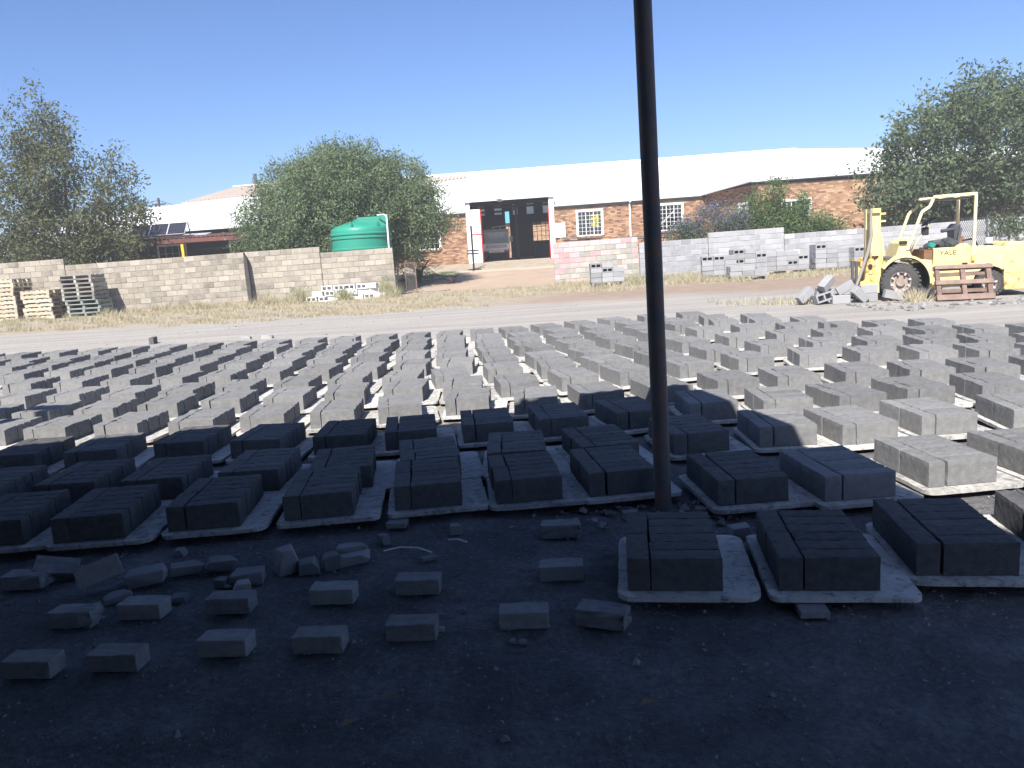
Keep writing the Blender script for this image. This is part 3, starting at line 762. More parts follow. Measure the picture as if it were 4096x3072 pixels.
# the hall inside
MB().box(-12.9, 11.6, 0.25, 17.2, -0.02, 0.02).build('hall_floor', MAT['concrete'], bld)
def hall_back():
    holes = [(0.28, 0.60, 0.86, 4.40), (2.35, 4.0, 2.05, 3.5), (0.9, 1.25, 4.12, 4.9), (1.95, 2.5, 4.12, 4.9), (3.2, 3.75, 4.12, 4.9), (-1.82, -1.26, 4.5, 4.87), (-0.53, 0.05, 4.5, 4.87), (-1.82, -1.26, 4.2, 4.36), (-0.53, 0.05, 4.2, 4.36)]
    gx = sorted({-12.9, 11.6} | {h[0] for h in holes} | {h[1] for h in holes})
    gzv = sorted({0.86, 5.3} | {h[2] for h in holes} | {h[3] for h in holes})
    mb = MB()
    for xa, xb in zip(gx[:-1], gx[1:]):
        run = None
        for za, zb in zip(gzv[:-1], gzv[1:]):
            mx_, mz_ = (xa + xb) / 2, (za + zb) / 2
            op = any(h[0] < mx_ < h[1] and h[2] < mz_ < h[3] for h in holes)
            if not op:
                run = [za if run is None else run[0], zb]
            if op and run: mb.box(xa, xb, 17.0, 17.15, run[0] - 0.85, run[1] - 0.85); run = None
        if run: mb.box(xa, xb, 17.0, 17.15, run[0] - 0.85, run[1] - 0.85)
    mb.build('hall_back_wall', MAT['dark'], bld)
    tl, nt, b = nodes_of('translucent_sheet')
    o = nt.nodes['Material Output']; t = N(nt, 'ShaderNodeBsdfTranslucent'); t.inputs[0].default_value = (0.75, 0.76, 0.74, 1)
    nt.links.new(t.outputs[0], o.inputs['Surface'])
    for h in holes[2:]:
        MB().box(h[0], h[1], 17.05, 17.06, h[2] - 0.85, h[3] - 0.85).build('skylight_pane', tl, bld)
    g = MB()
    for k in range(6): g.box(2.35 + k * 0.33 - 0.02, 2.35 + k * 0.33 + 0.02, 17.03, 17.07, 1.2, 2.65)
    for k in range(5): g.box(2.35, 4.0, 17.035, 17.065, 1.2 + k * 0.36 - 0.015, 1.2 + k * 0.36 + 0.015)
    g.build('window_grille', MAT['black'], bld)
    MB().box(2.4, 3.0, 17.1, 17.12, 2.42, 2.63).build('poster', MAT['yellow_poster'], bld)
hall_back()
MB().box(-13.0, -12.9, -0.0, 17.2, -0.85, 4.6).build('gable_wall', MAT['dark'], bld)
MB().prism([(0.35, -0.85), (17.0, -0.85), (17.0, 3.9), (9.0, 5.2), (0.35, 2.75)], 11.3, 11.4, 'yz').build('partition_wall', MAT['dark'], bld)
MB().box(26.9, 27.0, -6.0, 17.2, -0.85, 4.0).build('gable_wall', MAT['white_paint'], bld)
MB().box(-13, -7.5, 0.0, 0.2, -0.85, 2.9).build('front_panel', MAT['white_paint'], bld)
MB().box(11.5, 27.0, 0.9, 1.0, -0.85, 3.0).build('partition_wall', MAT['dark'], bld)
for x in (-4.2, 0.9, 6.2):        # steel portal columns and roof beams in the hall
    MB().box(x, x + 0.16, 9, 9.16, 0, 5.0).build('column', MAT['steel'], bld)
MB().bar((0.75, 12, 3.3), (1.6, 12, 4.3), 0.12, 0.12).build('diagonal_bar', MAT['steel'], bld)
for y in (4, 9, 13):
    MB().box(-12.8, 11.4, y, y + 0.1, 3.62, 3.78).build('beam', MAT['steel'], bld)
# dark machine standing in the hall by the right jamb
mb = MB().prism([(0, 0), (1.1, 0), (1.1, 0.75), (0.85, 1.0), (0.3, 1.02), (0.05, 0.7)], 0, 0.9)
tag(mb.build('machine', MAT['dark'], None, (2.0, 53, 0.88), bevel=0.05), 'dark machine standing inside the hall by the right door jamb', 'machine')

# a brick outbuilding seen through the back of the hall
ob = empty('brick_outbuilding', (0, 74, 0.85))
tag(ob, 'brick outbuilding with blue sheeting seen through the back of the hall', 'building')
mb = MB()
for c in range(36):
    x = -6.0 + (c % 2) * 0.12
    while x < 9:
        mb.box(x, x + 0.222, 0, 0.05, c * 0.085, c * 0.085 + 0.074, 0.3 + 0.7 * random.random(), 'kb'); x += 0.233
tag(mb.build('bricks', MAT['face_brick'], ob, fix=False), kind='stuff')
MB().box(-6, 9, 0.01, 4, 0, 3.08).build('mortar', MAT['brick_mortar'], ob)
corrugated(-6.2, 9.2, -0.35, -0.3, 3.1, 4.4, 0.2, 0.03).build('blue_cladding', MAT['blue_sheet'], ob, fix=False)
corrugated(-6.3, 9.3, -0.4, 4.2, 4.4, 4.7, 0.2, 0.03).build('roof', MAT['white_sheet'], ob, fix=False)
MB().box(-0.2, 0.5, -0.03, 0.1, 1.0, 2.2).build('window', MAT['white_paint'], ob)
# ------------------------------------------------------------------ left building with verandah
lb = empty('verandah_building', (-17, 42, 0.85))
tag(lb, 'low building with white sheet roof and dark verandah at the left', 'building')
def lp(x, y, z): return (x + 17, y - 42, z - 0.85 + 0.0105 * (x + 17))
roof_strip('roof_sheet', [lp(-26, 41.7, 3.5), lp(-11.5, 41.7, 3.5), lp(-11.5, 50, 5.85), lp(-26, 50, 5.25)], MAT['white_sheet'], parent=lb)
roof_strip('roof_sheet', [lp(-19.6, 50, 5.62), lp(-11.5, 50, 5.86), lp(-11.5, 54, 6.75), lp(-17.6, 54, 6.7)], MAT['beige_sheet'], parent=lb)
MB().bar(lp(-17.6, 54, 6.76), lp(-11.5, 54, 6.8), 0.3, 0.06).build('ridge_cap', MAT['white_sheet'], lb)
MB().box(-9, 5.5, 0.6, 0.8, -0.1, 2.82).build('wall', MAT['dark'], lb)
MB().box(-9, 5.5, 0.05, 0.09, 2.42, 2.55).build('fascia', MAT['black'], lb)
MB().box(1.2, 5.5, 0.3, 0.34, 2.3, 2.42).build('brick_band', MAT['face_brick'], lb)
# verandah roof: dark red tiles laid in rows, each row of pan tiles built
vr = empty('verandah_roof', lp(-17, 39, 2.95)); vr.parent = lb
MB().box(-3.3, 4.6, 0.05, 2.9, -0.02, 0.02).build('decking', MAT['dark_wood'], vr, rot=(R(6), 0, 0))
tile = [MB().prism([(0, 0), (0.1, 0.045), (0.21, 0.0), (0.21, 0.02), (0.1, 0.068), (0, 0.022)], 0, 0.42, tone=i / 4).mesh('tile', MAT['red_tile']) for i in range(5)]
for r_ in range(3):
    for k in range(37):
        y = r_ * 0.38
        put(random.choice(tile), 'tile', vr, (-3.3 + k * 0.213, y, 0.05 + y * 0.105 - 0.002 * r_), (R(4), 0, random.uniform(-0.01, 0.01)))
MB().box(-3.3, 4.6, -0.02, 0.0, -0.16, 0.04).build('gutter_board', MAT['red_tile'], vr)
MB().obox((1.6, 1.6, 0.27), (1.3, 0.9, 0.03), Matrix.Rotation(R(8), 3, 'X')).build('loose_sheet', MAT['alu'], vr)
for x in (-20.45, -15.55, -10.9):
    MB().box(-0.06, 0.06, -0.06, 0.06, 0, 2.2).build('post', MAT['yellow_post'], lb, lp(x, 39.1, 0.7))
for x in (-21.5, -18.2, -14.4):
    w = window(lb, x + 17, x + 17 + 1.4, 0.75, 1.95, 4, 3, y=0.58, sur=0.07)
# solar panels on a tilted frame on the verandah roof
sp = empty('solar_array', (-16.85, 39.45, 3.22), 0, TH)
tag(sp, 'three dark solar panels tilted on the verandah roof', 'solar panel')
tiltm = (R(46), 0, 0)
for k in range(3):
    x = -1.30 + k * 0.89
    p = MB().box(0, 0.87, 0, 0.78, 0, 0.02).build('panel', MAT['solar'], sp, (x, 0, 0), tiltm)
    f = MB()
    f.box(-0.015, 0.015, -0.01, 0.79, -0.02, 0.04); f.box(0.855, 0.885, -0.01, 0.79, -0.02, 0.04); f.box(0.015, 0.855, -0.01, 0.015, -0.02, 0.04); f.box(0.015, 0.855, 0.77, 0.79, -0.02, 0.04)
    f.build('frame', MAT['alu'], p)
    g = MB()
    for i in range(1, 6): g.box(0.145 * i - 0.003, 0.145 * i + 0.003, 0.015, 0.77, 0.021, 0.024)
    for i in range(1, 5): g.box(0.015, 0.855, 0.155 * i - 0.003, 0.155 * i + 0.003, 0.0215, 0.0245)
    g.build('cell_lines', plain('cell_line', (0.12, 0.13, 0.17), 0.5, bump=0), p)
MB().bar((1.36, 0.55, 0.6), (1.38, 0.62, -0.02), 0.04, 0.04).build('leg', MAT['steel'], sp)
MB().bar((-1.28, 0.55, 0.6), (-1.28, 0.62, -0.02), 0.04, 0.04).build('leg', MAT['steel'], sp)
# service pole with wires behind the left building
ut = MB().tube([(0, 0, 0), (0.02, 0, 6.05)], [0.12, 0.09], 10).build('service_pole', MAT['dark_wood'], None, (-25.2, 60, 0.8))
tag(ut, 'dark service pole rising behind the white roof at the left', 'pole')
def wire(a, b, sag):
    a, b = Vector(a), Vector(b)
    return [a.lerp(b, t / 12) - Vector((0, 0, sag * 4 * (t / 12) * (1 - t / 12))) for t in range(13)]
MB().tube(wire((0, 0, 5.9), (14, 4, 2.2), 0.5), 0.018, 5).build('wire', MAT['black'], ut)
MB().tube(wire((0, 0, 5.9), (-30, 2, 3.4), 0.9), 0.018, 5).build('wire', MAT['black'], ut)
MB().box(-0.5, 0.5, -0.06, 0.06, 5.55, 5.65).build('crossarm', MAT['dark_wood'], ut)
ch = MB().tube([(0, 0, 0), (0, 0, 1.1)], 0.12, 12).build('chimney_pipe', MAT['steel'], lb, lp(-16.2, 54.3, 6.4))

# ------------------------------------------------------------------ plants
def leaves(name, mat, parent, clumps, per, spread, size, aspect=0.36, droop=0.0, hi=None, seed=0, tone_fn=None, sky=None):
    """leaf blades scattered round the clump centres (n,3); each a folded diamond"""
    g = np.random.default_rng(seed)
    C = np.repeat(np.asarray(clumps), per, axis=0)
    n = len(C)
    off = g.normal(size=(n, 3)) * spread
    P = C + off
    d = g.normal(size=(n, 3)); d[:, 2] += -droop
    d += off / spread * 0.45
    d /= np.linalg.norm(d, axis=1, keepdims=True)
    s = np.cross(d, g.normal(size=(n, 3))); s /= np.linalg.norm(s, axis=1, keepdims=True) + 1e-9
    L = size * g.uniform(0.6, 1.35, n)[:, None]
    w = L * aspect * 0.5
    up = np.cross(s, d)
    v0 = P; v1 = P + d * L * 0.5 + s * w + up * w * 0.25; v2 = P + d * L; v3 = P + d * L * 0.5 - s * w + up * w * 0.25
    V = np.stack([v0, v1, v2, v3], 1).reshape(-1, 3)
    F = np.arange(n * 4).reshape(n, 4)
    ct = np.repeat(g.uniform(0, 1, len(clumps)), per)
    tone = np.clip(0.55 * ct + 0.45 * g.uniform(0, 1, n), 0, 1)
    if tone_fn is not None: tone = tone_fn(P, tone, g)
    return put(np_mesh(name, V, F, mat, tone), name, parent)

def blob_clumps(blobs, n, seed, shell=0.5, rough=0.2, gap=0.35, freq=1.3, lumps=26, lump_amp=0.3):
    """clump centres in a union of ellipsoids (cx,cy,cz,rx,ry,rz): mostly towards the skin, lumpy, with gaps"""
    g = np.random.default_rng(seed)
    B = np.array(blobs, float)
    w = (B[:, 3] * B[:, 4] * B[:, 5]) ** 0.75; w /= w.sum()
    out = []
    ld = g.normal(size=(len(B), lumps, 3)); ld /= np.linalg.norm(ld, axis=2, keepdims=True)
    la = g.uniform(-0.6, 1.0, (len(B), lumps)) * lump_amp
    ph = g.uniform(0, 6.28, 3)
    while len(out) < n:
        k = g.choice(len(B), p=w)
        d = g.normal(size=3); d /= np.linalg.norm(d)
        r = shell + (1 - shell) * g.uniform(0, 1) ** 0.55
        sharp = np.maximum(0, (ld[k] @ d - 0.82) / 0.18)
        r *= 1 + (sharp * la[k]).sum() + g.normal() * rough * 0.35
        p = B[k, :3] + d * B[k, 3:] * r
        q = math.sin(p[0] * freq + ph[0]) * math.sin(p[1] * freq * 1.1 + ph[1]) * math.sin(p[2] * freq * 1.25 + ph[2])
        if q < -1 + gap * 2 and g.uniform() < 0.82 and q < 0.12 - (0.5 - gap): continue
        out.append(p)
    return np.array(out)

def limb_set(parent, base, targets, r0, mat, seed=3, trunk_h=1.0, lean=(0, 0)):
    rnd = random.Random(seed)
    top = Vector((base[0] + lean[0], base[1] + lean[1], base[2] + trunk_h))
    b = Vector(base)
    mb = MB().tube([b - Vector((0, 0, 0.15)), b + Vector((lean[0] * 0.3, lean[1] * 0.3, trunk_h * 0.4)), top], [r0 * 1.35, r0 * 1.05, r0 * 0.95], 12)
    mb.build('trunk', mat, parent, smooth=True)
    for t in targets:
        t = Vector(t)
        m1 = top.lerp(t, 0.35) + Vector((rnd.uniform(-.2, .2), rnd.uniform(-.2, .2), rnd.uniform(0.0, .3)))
        m2 = top.lerp(t, 0.7) + Vector((rnd.uniform(-.25, .25), rnd.uniform(-.25, .25), rnd.uniform(-.1, .2)))
        mb = MB().tube([top - Vector((0, 0, 0.1)), m1, m2, t], [r0 * 0.62, r0 * 0.42, r0 * 0.26, r0 * 0.08], 8)
        for _ in range(4):
            s0 = m1.lerp(t, rnd.uniform(0, .8))
            e0 = s0 + Vector((rnd.uniform(-1, 1), rnd.uniform(-1, 1), rnd.uniform(-.1, 1.0))) * 1.1
            mb.tube([s0, s0.lerp(e0, .5) + Vector((0, 0, .08)), e0], [r0 * 0.2, r0 * .12, r0 * .04], 6)
        mb.build('limb', mat, parent, smooth=True)

# round dense tree behind the tank
tm = empty('round_tree', (-7.2, 35.2, 0.1)); tag(tm, 'round dense grey-green tree behind the green tank', 'tree')
blobs = [(0.5, 0, 3.2, 3.3, 2.9, 2.95), (-2.2, 0.1, 2.9, 2.2, 2.2, 1.75), (2.7, 0.0, 3.0, 2.2, 2.1, 1.75), (0.6, -0.6, 4.6, 2.2, 2.0, 1.75), (-1.4, 0.3, 4.0, 2.0, 1.9, 1.7), (2.5, 0.3, 4.1, 1.8, 1.8, 1.55), (3.9, -0.2, 2.55, 0.9, 1.1, 0.75), (-3.1, 0, 2.1, 1.2, 1.4, 0.9)]
cl = blob_clumps(blobs, 1150, 21, shell=0.72, gap=0.2, freq=2.1, lumps=40, lump_amp=0.08, rough=0.12)
leaves('crown', MAT['leaf_m'], tm, cl, 84, 0.17, 0.135, 0.34, 0.1, seed=5)
cl = blob_clumps([(b[0], b[1], b[2], b[3] * .8, b[4] * .8, b[5] * .8) for b in blobs], 900, 22, shell=0.3, gap=0.2, freq=2.1, lumps=10, lump_amp=0.05)
leaves('inner_foliage', MAT['leaf_m'], tm, cl, 26, 0.2, 0.2, 0.4, 0.2, seed=15)
limb_set(tm, (0, 0, 0), [(-2.0, 0, 2.8), (2.4, 0, 2.9), (0.4, 0, 4.6), (-1.2, 0.4, 4.0), (2.4, 0.3, 4.0), (0.6, -1.6, 3.2), (-0.4, -1.2, 2.2)], 0.16, MAT['bark'], 4, 1.2, (-0.25, 0))

# sparse tree at the left edge
tl = empty('sparse_tree', (-18.6, 34.6, 0.1)); tag(tl, 'tall sparse olive-brown tree at the left edge of the picture', 'tree')
blobs = [(0.0, 0, 5.6, 1.15, 1.3, 2.6), (-1.6, 0, 5.0, 1.6, 1.6, 2.0), (-0.3, 0, 3.4, 2.2, 1.9, 1.9), (1.9, 0, 3.3, 1.15, 1.3, 1.2), (2.25, 0, 4.7, 0.75, 0.9, 1.5), (1.2, -0.1, 2.3, 1.9, 1.6, 0.9), (-2.2, 0, 2.4, 2.2, 1.8, 1.3), (-0.05, 0, 7.4, 0.55, 0.6, 1.15), (-1.3, 0, 6.8, 0.6, 0.7, 1.0)]
cl = blob_clumps(blobs, 980, 31, shell=0.3, gap=0.38, freq=2.4, lumps=40, lump_amp=0.45, rough=0.5)
leaves('crown', MAT['leaf_l'], tl, cl, 40, 0.2, 0.16, 0.42, 0.1, seed=6)
limb_set(tl, (0, 0, 0), [(0.05, 0, 8.0), (-1.4, 0, 7.1), (2.3, 0, 5.7), (1.6, 0, 4.0), (-2.4, 0, 4.4), (0.9, -0.3, 3.0), (0.4, .2, 6.4), (2.9, 0, 3.6)], 0.15, MAT['bark'], 5, 1.4)

# large tree at the right edge
tr = empty('broad_tree', (20.4, 35.2, 0.1)); tag(tr, 'large broad-leaved green tree behind the wall at the right edge', 'tree')
blobs = [(0.4, 0, 4.6, 3.2, 2.6, 2.5), (-2.0, -0.2, 3.6, 2.0, 2.0, 1.8), (-2.9, -0.3, 2.6, 1.7, 1.6, 1.0), (1.2, 0, 5.9, 1.7, 1.8, 1.4), (-0.9, 0, 5.7, 1.3, 1.5, 1.5), (2.9, 0, 5.0, 2.4, 2.2, 2.3), (3.0, 0, 2.6, 2.4, 2.0, 1.2), (-0.5, -0.3, 2.6, 2.6, 2.1, 1.1), (-3.0, -0.2, 4.3, 0.8, 0.8, 1.0), (3.6, 0, 6.2, 1.5, 1.5, 1.2)]
cl = blob_clumps(blobs, 720, 41, shell=0.5, gap=0.42, freq=2.2, lumps=44, lump_amp=0.3, rough=0.4)
leaves('crown', MAT['leaf_r'], tr, cl, 52, 0.24, 0.19, 0.5, 0.35, seed=7)
limb_set(tr, (-0.4, 0, 0), [(0.6, 0, 5.6), (-2.2, 0, 4.2), (-3.0, -.3, 2.8), (1.6, 0, 6.6), (3.0, 0, 5.2), (-1.0, 0, 6.2), (2.6, 0, 3.0), (-0.6, -1.4, 3.0)], 0.22, MAT['bark'], 6, 1.3)

# shrubs behind the right-hand wall
s1 = empty('flowering_shrub', (9.0, 34.2, 0.08)); tag(s1, 'shrub with pale purple flowers behind the grey wall', 'shrub')
cl = blob_clumps([(0, 0, 1.55, 1.55, 1.2, 1.2), (-1.2, 0, 1.5, 0.8, 0.9, 0.75), (1.0, 0, 1.3, 0.9, 0.9, 0.9)], 520, 51, shell=0.45, gap=0.2, freq=3, lump_amp=0.12)
def purple(P, t, g):
    f = (P[:, 2] > 1.85 + g.normal(size=len(P)) * 0.35) & (g.uniform(size=len(P)) < 0.42)
    return np.where(f, 0.6 + 0.4 * g.uniform(size=len(P)), t * 0.55)
leaves('foliage', MAT['leaf_p'], s1, cl, 46, 0.11, 0.085, 0.42, 0.1, seed=8, tone_fn=purple)
limb_set(s1, (0, 0, 0), [(-0.9, 0, 1.7), (0.8, 0, 1.7), (0.1, 0, 2.2)], 0.05, MAT['bark'], 7, 0.5)
for i, (x, label, bl, n) in enumerate([
    (11.4, 'tall green shrub in front of the corner window', [(0, 0, 2.2, 0.75, 0.7, 1.1), (0.25, 0, 2.9, 0.4, 0.5, 0.75), (-0.75, 0, 2.0, 0.5, 0.6, 1.0), (-1.2, 0, 1.6, 0.6, 0.6, 0.6), (0.5, 0, 1.6, 0.9, 0.7, 0.8)], 520),
    (13.0, 'low green shrub below the right-hand window', [(0, 0, 1.4, 0.95, 0.8, 0.75), (-0.3, 0, 2.0, 0.5, 0.5, 0.6), (1.05, 0, 1.2, 0.7, 0.6, 0.62), (-0.15, 0, 2.7, 0.22, 0.3, 0.5)], 430)]):
    s = empty('green_shrub', (x, 34.4, 0.1)); tag(s, label, 'shrub')
    cl = blob_clumps(bl, n, 60 + i, shell=0.4, gap=0.42, freq=3, lump_amp=0.3, rough=0.3)
    leaves('foliage', MAT['leaf_b'], s, cl, 34, 0.12, 0.1, 0.4, 0.2, seed=70 + i)
    limb_set(s, (0, 0, 0), [(b[0], b[1], b[2]) for b in bl[:3]], 0.05, MAT['bark'], 8 + i, 0.5)
# creeper over the wall at the far right
s = empty('creeper', (19.9, 31.95, 0.0)); tag(s, 'leafy creeper hanging over the wall at the right edge', 'creeper')
g = np.random.default_rng(5)
cl = np.stack([g.uniform(-0.5, 1.8, 90), g.normal(size=90) * 0.06 - 0.02, 1.55 - np.abs(g.normal(size=90)) * 0.45], 1)
leaves('foliage', MAT['leaf_r'], s, cl, 12, 0.08, 0.12, 0.6, 0.8, seed=12)
mb = MB()
for k in range(7): mb.tube([(-0.4 + k * 0.34, 0.03, 1.6), (-0.3 + k * 0.33, -0.02, 1.1), (-0.35 + k * 0.35, -0.01, 0.5)], [0.015, 0.012, 0.005], 5)
mb.build('stem', MAT['bark'], s)
# large-leaved plant in front of the hall wall
ph = empty('large_leaved_plant', (-4.0, 37.2, gz(37.2))); tag(ph, 'large-leaved green plant beside the driveway and the brick wall', 'plant')
g = np.random.default_rng(9)
V, F, T = [], [], []
for k in range(190):
    a = g.uniform(0, 6.28); r = g.uniform(0.05, 0.75); h = g.uniform(0.15, 1.6) * (1.1 - 0.5 * r)
    c = np.array([math.cos(a) * r, math.sin(a) * r, h])
    d = np.array([math.cos(a) * 0.8, math.sin(a) * 0.8, g.uniform(-0.6, 0.5)]); d /= np.linalg.norm(d)
    s_ = np.cross(d, [0, 0, 1]); s_ /= np.linalg.norm(s_); u_ = np.cross(s_, d)
    L = g.uniform(0.3, 0.5); t_ = g.uniform()
    for q in range(5):          # five lobes on each side make the cut leaf
        for sg in (-1, 1):
            b0 = c + d * L * (0.1 + q * 0.18)
            tip = b0 + d * L * 0.28 + s_ * sg * L * 0.42 * math.sin(math.pi * (q + 0.8) / 5.6) - u_ * 0.05
            n0 = len(V); V += [b0, b0 + d * L * 0.12, tip, b0 + d * L * 0.02 + (tip - b0) * 0.6]
            F.append((n0, n0 + 1, n0 + 2, n0 + 3)); T.append(t_)
put(np_mesh('foliage', np.array(V), np.array(F), MAT['leaf_big'], T), 'foliage', ph)
mb = MB()
for k in range(14):
    a = k * 0.45
    mb.tube([(0, 0, -0.02), (math.cos(a) * 0.2, math.sin(a) * 0.2, 0.6), (math.cos(a) * 0.5, math.sin(a) * 0.5, 1.0)], [0.03, 0.022, 0.012], 5)
mb.build('stem', MAT['leaf_big'], ph)

def grass(name, label, regions, seed, mat, group=None):
    """regions: (x0, x1, y0, y1, blades, height, greenness)"""
    g = np.random.default_rng(seed)
    VV, TT = [], []
    for (x0, x1, y0, y1, n, h, gr) in regions:
        x = g.uniform(x0, x1, n); y = g.uniform(y0, y1, n)
        q = np.sin(x * 1.9 + 1.3 * np.sin(y * 1.1)) * np.sin(y * 2.3 + np.sin(x * 0.7)) + 0.5 * np.sin(x * 5.1 + y * 3.7)
        edge = np.minimum(np.minimum(x - x0, x1 - x), np.minimum(y - y0, y1 - y)) / max(0.3, 0.25 * min(x1 - x0, y1 - y0))
        keep = q + g.normal(size=n) * 0.45 > 0.0 + np.clip(0.9 - edge, 0, 1) * 0.9
        x, y, q = x[keep], y[keep], q[keep]; n = len(x)
        z = np.array([gz(v) for v in y])
        hh = h * g.uniform(0.35, 1.25, n) * (0.75 + 0.35 * np.clip(q, -0.5, 1.2))
        a = g.uniform(0, 6.28, n); w = 0.005 + 0.008 * g.uniform(size=n)
        lean = g.normal(size=(n, 2)) * 0.45
        p0 = np.stack([x - np.cos(a) * w, y - np.sin(a) * w, z - 0.01], 1); p1 = np.stack([x + np.cos(a) * w, y + np.sin(a) * w, z - 0.01], 1)
        p2 = np.stack([x + lean[:, 0] * hh, y + lean[:, 1] * hh, z + hh], 1)
        VV.append(np.stack([p0, p1, p2], 1).reshape(-1, 3))
        t = np.clip(0.25 + 0.28 * g.normal(size=n) + 0.75 * gr * (0.6 + 0.5 * q) , 0, 1)
        TT.append(t)
    V = np.concatenate(VV); T = np.concatenate(TT)
    return tag(put(np_mesh(name, V, np.arange(len(V)).reshape(-1, 3), mat, T), name), label, 'grass', kind='stuff')
grass('dry_grass', 'dry yellow grass and weeds between the fence and the gravel lane', [
    (-22, -7.6, 29.2, 31.0, 22000, 0.28, 0.18), (-20, -3.2, 25.8, 29.8, 30000, 0.13, 0.12), (-16, -1.0, 22.2, 26.5, 30000, 0.10, 0.06), (-9.5, -7.6, 29.2, 30.9, 1500, 0.5, 0.45), (-4.7, -3.9, 29.2, 30.9, 900, 0.5, 0.5), (-9.5, -0.5, 20.9, 23.4, 14000, 0.09, 0.05),
    (-22, -15, 26.5, 29.5, 6000, 0.15, 0.75), (-3.6, 2.2, 26.2, 31.0, 12000, 0.12, 0.1), (1.5, 5.8, 26.2, 31.9, 14000, 0.18, 0.3), (4.0, 8.5, 25.6, 31.8, 20000, 0.22, 0.2), (7.5, 16.0, 25.2, 29.6, 24000, 0.17, 0.3), (3.8, 6.6, 29, 31.8, 2000, 0.35, 0.9),
    (12, 19, 22, 31, 20000, 0.15, 0.2), (4.6, 6.6, 15.9, 18.2, 1500, 0.16, 0.45), (-0.5, 4.5, 24.4, 27, 4000, 0.10, 0.1)], 3, MAT['grass'])
grass('lawn', 'small green lawn in front of the hall wall', [(-5.6, -2.4, 38.0, 42.0, 16000, 0.07, 0.9)], 4, MAT['lawn'])
for k, (x, y, label, h) in enumerate([(7.85, 15.15, 'clump of dry grass by the front wheel of the forklift', 0.28), (-7.75, 29.9, 'weed bush at the left end of the white block pile', 0.6), (-4.55, 30.1, 'weed bush at the right end of the white block pile', 0.7), (-6.0, 29.5, 'small green weed in front of the white block pile', 0.45)]):
    t = empty('grass_clump' if k == 0 else 'weed', (x, y, 0)); tag(t, label, 'grass' if k == 0 else 'weed')
    g = np.random.default_rng(80 + k); n = 260 if k == 0 else 420
    a = g.uniform(0, 6.28, n); r = np.abs(g.normal(size=n)) * 0.12; hh = h * g.uniform(0.4, 1.1, n)
    x0 = np.cos(a) * r; y0 = np.sin(a) * r; ln = g.normal(size=(n, 2)) * 0.35
    w = 0.008
    V = np.stack([np.stack([x0 - w, y0, np.full(n, -0.01)], 1), np.stack([x0 + w, y0, np.full(n, -0.01)], 1), np.stack([x0 + ln[:, 0] * hh + x0, y0 + ln[:, 1] * hh, hh], 1)], 1).reshape(-1, 3)
    put(np_mesh('blades', V, np.arange(len(V)).reshape(-1, 3), MAT['grass'], np.clip(g.normal(size=n) * 0.2 + (0.3 if k == 0 else 0.75), 0, 1)), 'blades', t)
    if k:
        leaves('foliage', MAT['leaf_b'], t, np.stack([g.normal(size=60) * 0.25, g.normal(size=60) * 0.12, g.uniform(0.1, h, 60)], 1), 8, 0.05, 0.05, 0.4, seed=90 + k)
# ------------------------------------------------------------------ water tank by the wall
tk = empty('water_tank', (-5.72, 32.6, 0.02)); tag(tk, 'green ribbed plastic water tank behind the block wall', 'water tank')
prof = [(0.0, 0.0), (1.22, 0.0), (1.235, 0.05)]
for z in (0.5, 1.0, 1.62, 1.86, 2.30, 2.45):
    prof += [(1.235, z - 0.05), (1.275, z - 0.025), (1.275, z + 0.025), (1.235, z + 0.05)]
prof += [(1.235, 2.64), (1.20, 2.69), (1.0, 2.79), (0.7, 2.89), (0.34, 2.97), (0.3, 2.98), (0.3, 3.03), (0.0, 3.04)]
MB().lathe([(r * 0.965, z) for r, z in prof], seg=56).build('body', MAT['tank'], tk, smooth=True)
MB().prism([(-0.15, 2.72), (1.16, 2.70), (1.16, 3.10), (-0.05, 3.10)], -0.35, 0.55).build('inlet_housing', MAT['tank'], tk, bevel=0.03)
for a in (200, 262, 318):
    x, y = math.cos(R(a)) * 1.1, math.sin(R(a)) * 1.1
    MB().box(-0.05, 0.05, -0.03, 0.03, 0, 0.1).build('lifting_lug', MAT['tank'], tk, (x, y, 2.78), (0, 0, R(a)))
MB().tube([(0.8, -0.5, 3.14), (1.1, -0.75, 3.13), (1.22, -0.9, 3.08), (1.235, -1.0, 2.9), (1.25, -1.28, 0.9)], 0.03, 10).build('white_pipe', MAT['white_paint'], tk, smooth=True)
wl = MB().tube([(0, 0, 0), (0.01, 0, 1.3)], 0.02, 8).build('gate_post', MAT['black'], None, (-4.2, 31.2, 0))
tag(wl, 'thin black gate post at the end of the beige wall', 'post')
MB().tube([(0.05, 0, 0.1), (0.06, 0, 1.2)], 0.012, 6).build('hinge_rod', MAT['black'], wl)
# brown gate leaf standing open at the driveway
gt = empty('gate_leaf', (-3.98, 31.9, 0.0), R(28)); tag(gt, 'brown wire gate leaf standing open at the driveway', 'gate')
for a, b in (((0, 0, 0.08), (0, 0, 1.24)), ((0.44, 0, 0.08), (0.44, 0, 1.24)), ((0, 0, 1.22), (0.44, 0, 1.22)), ((0, 0, 0.1), (0.44, 0, 0.1))):
    MB().bar(a, b, 0.035, 0.035).build('frame_bar', MAT['red_wood'], gt)
mb = MB()
for k in range(1, 8): mb.bar((0.055 * k, 0, 0.1), (0.055 * k, 0, 1.22), 0.004, 0.004)
for k in range(1, 20): mb.bar((0, 0.004, 0.1 + 0.056 * k), (0.44, 0.004, 0.1 + 0.056 * k), 0.004, 0.004)
mb.build('wire_mesh', MAT['grey_wood'], gt)
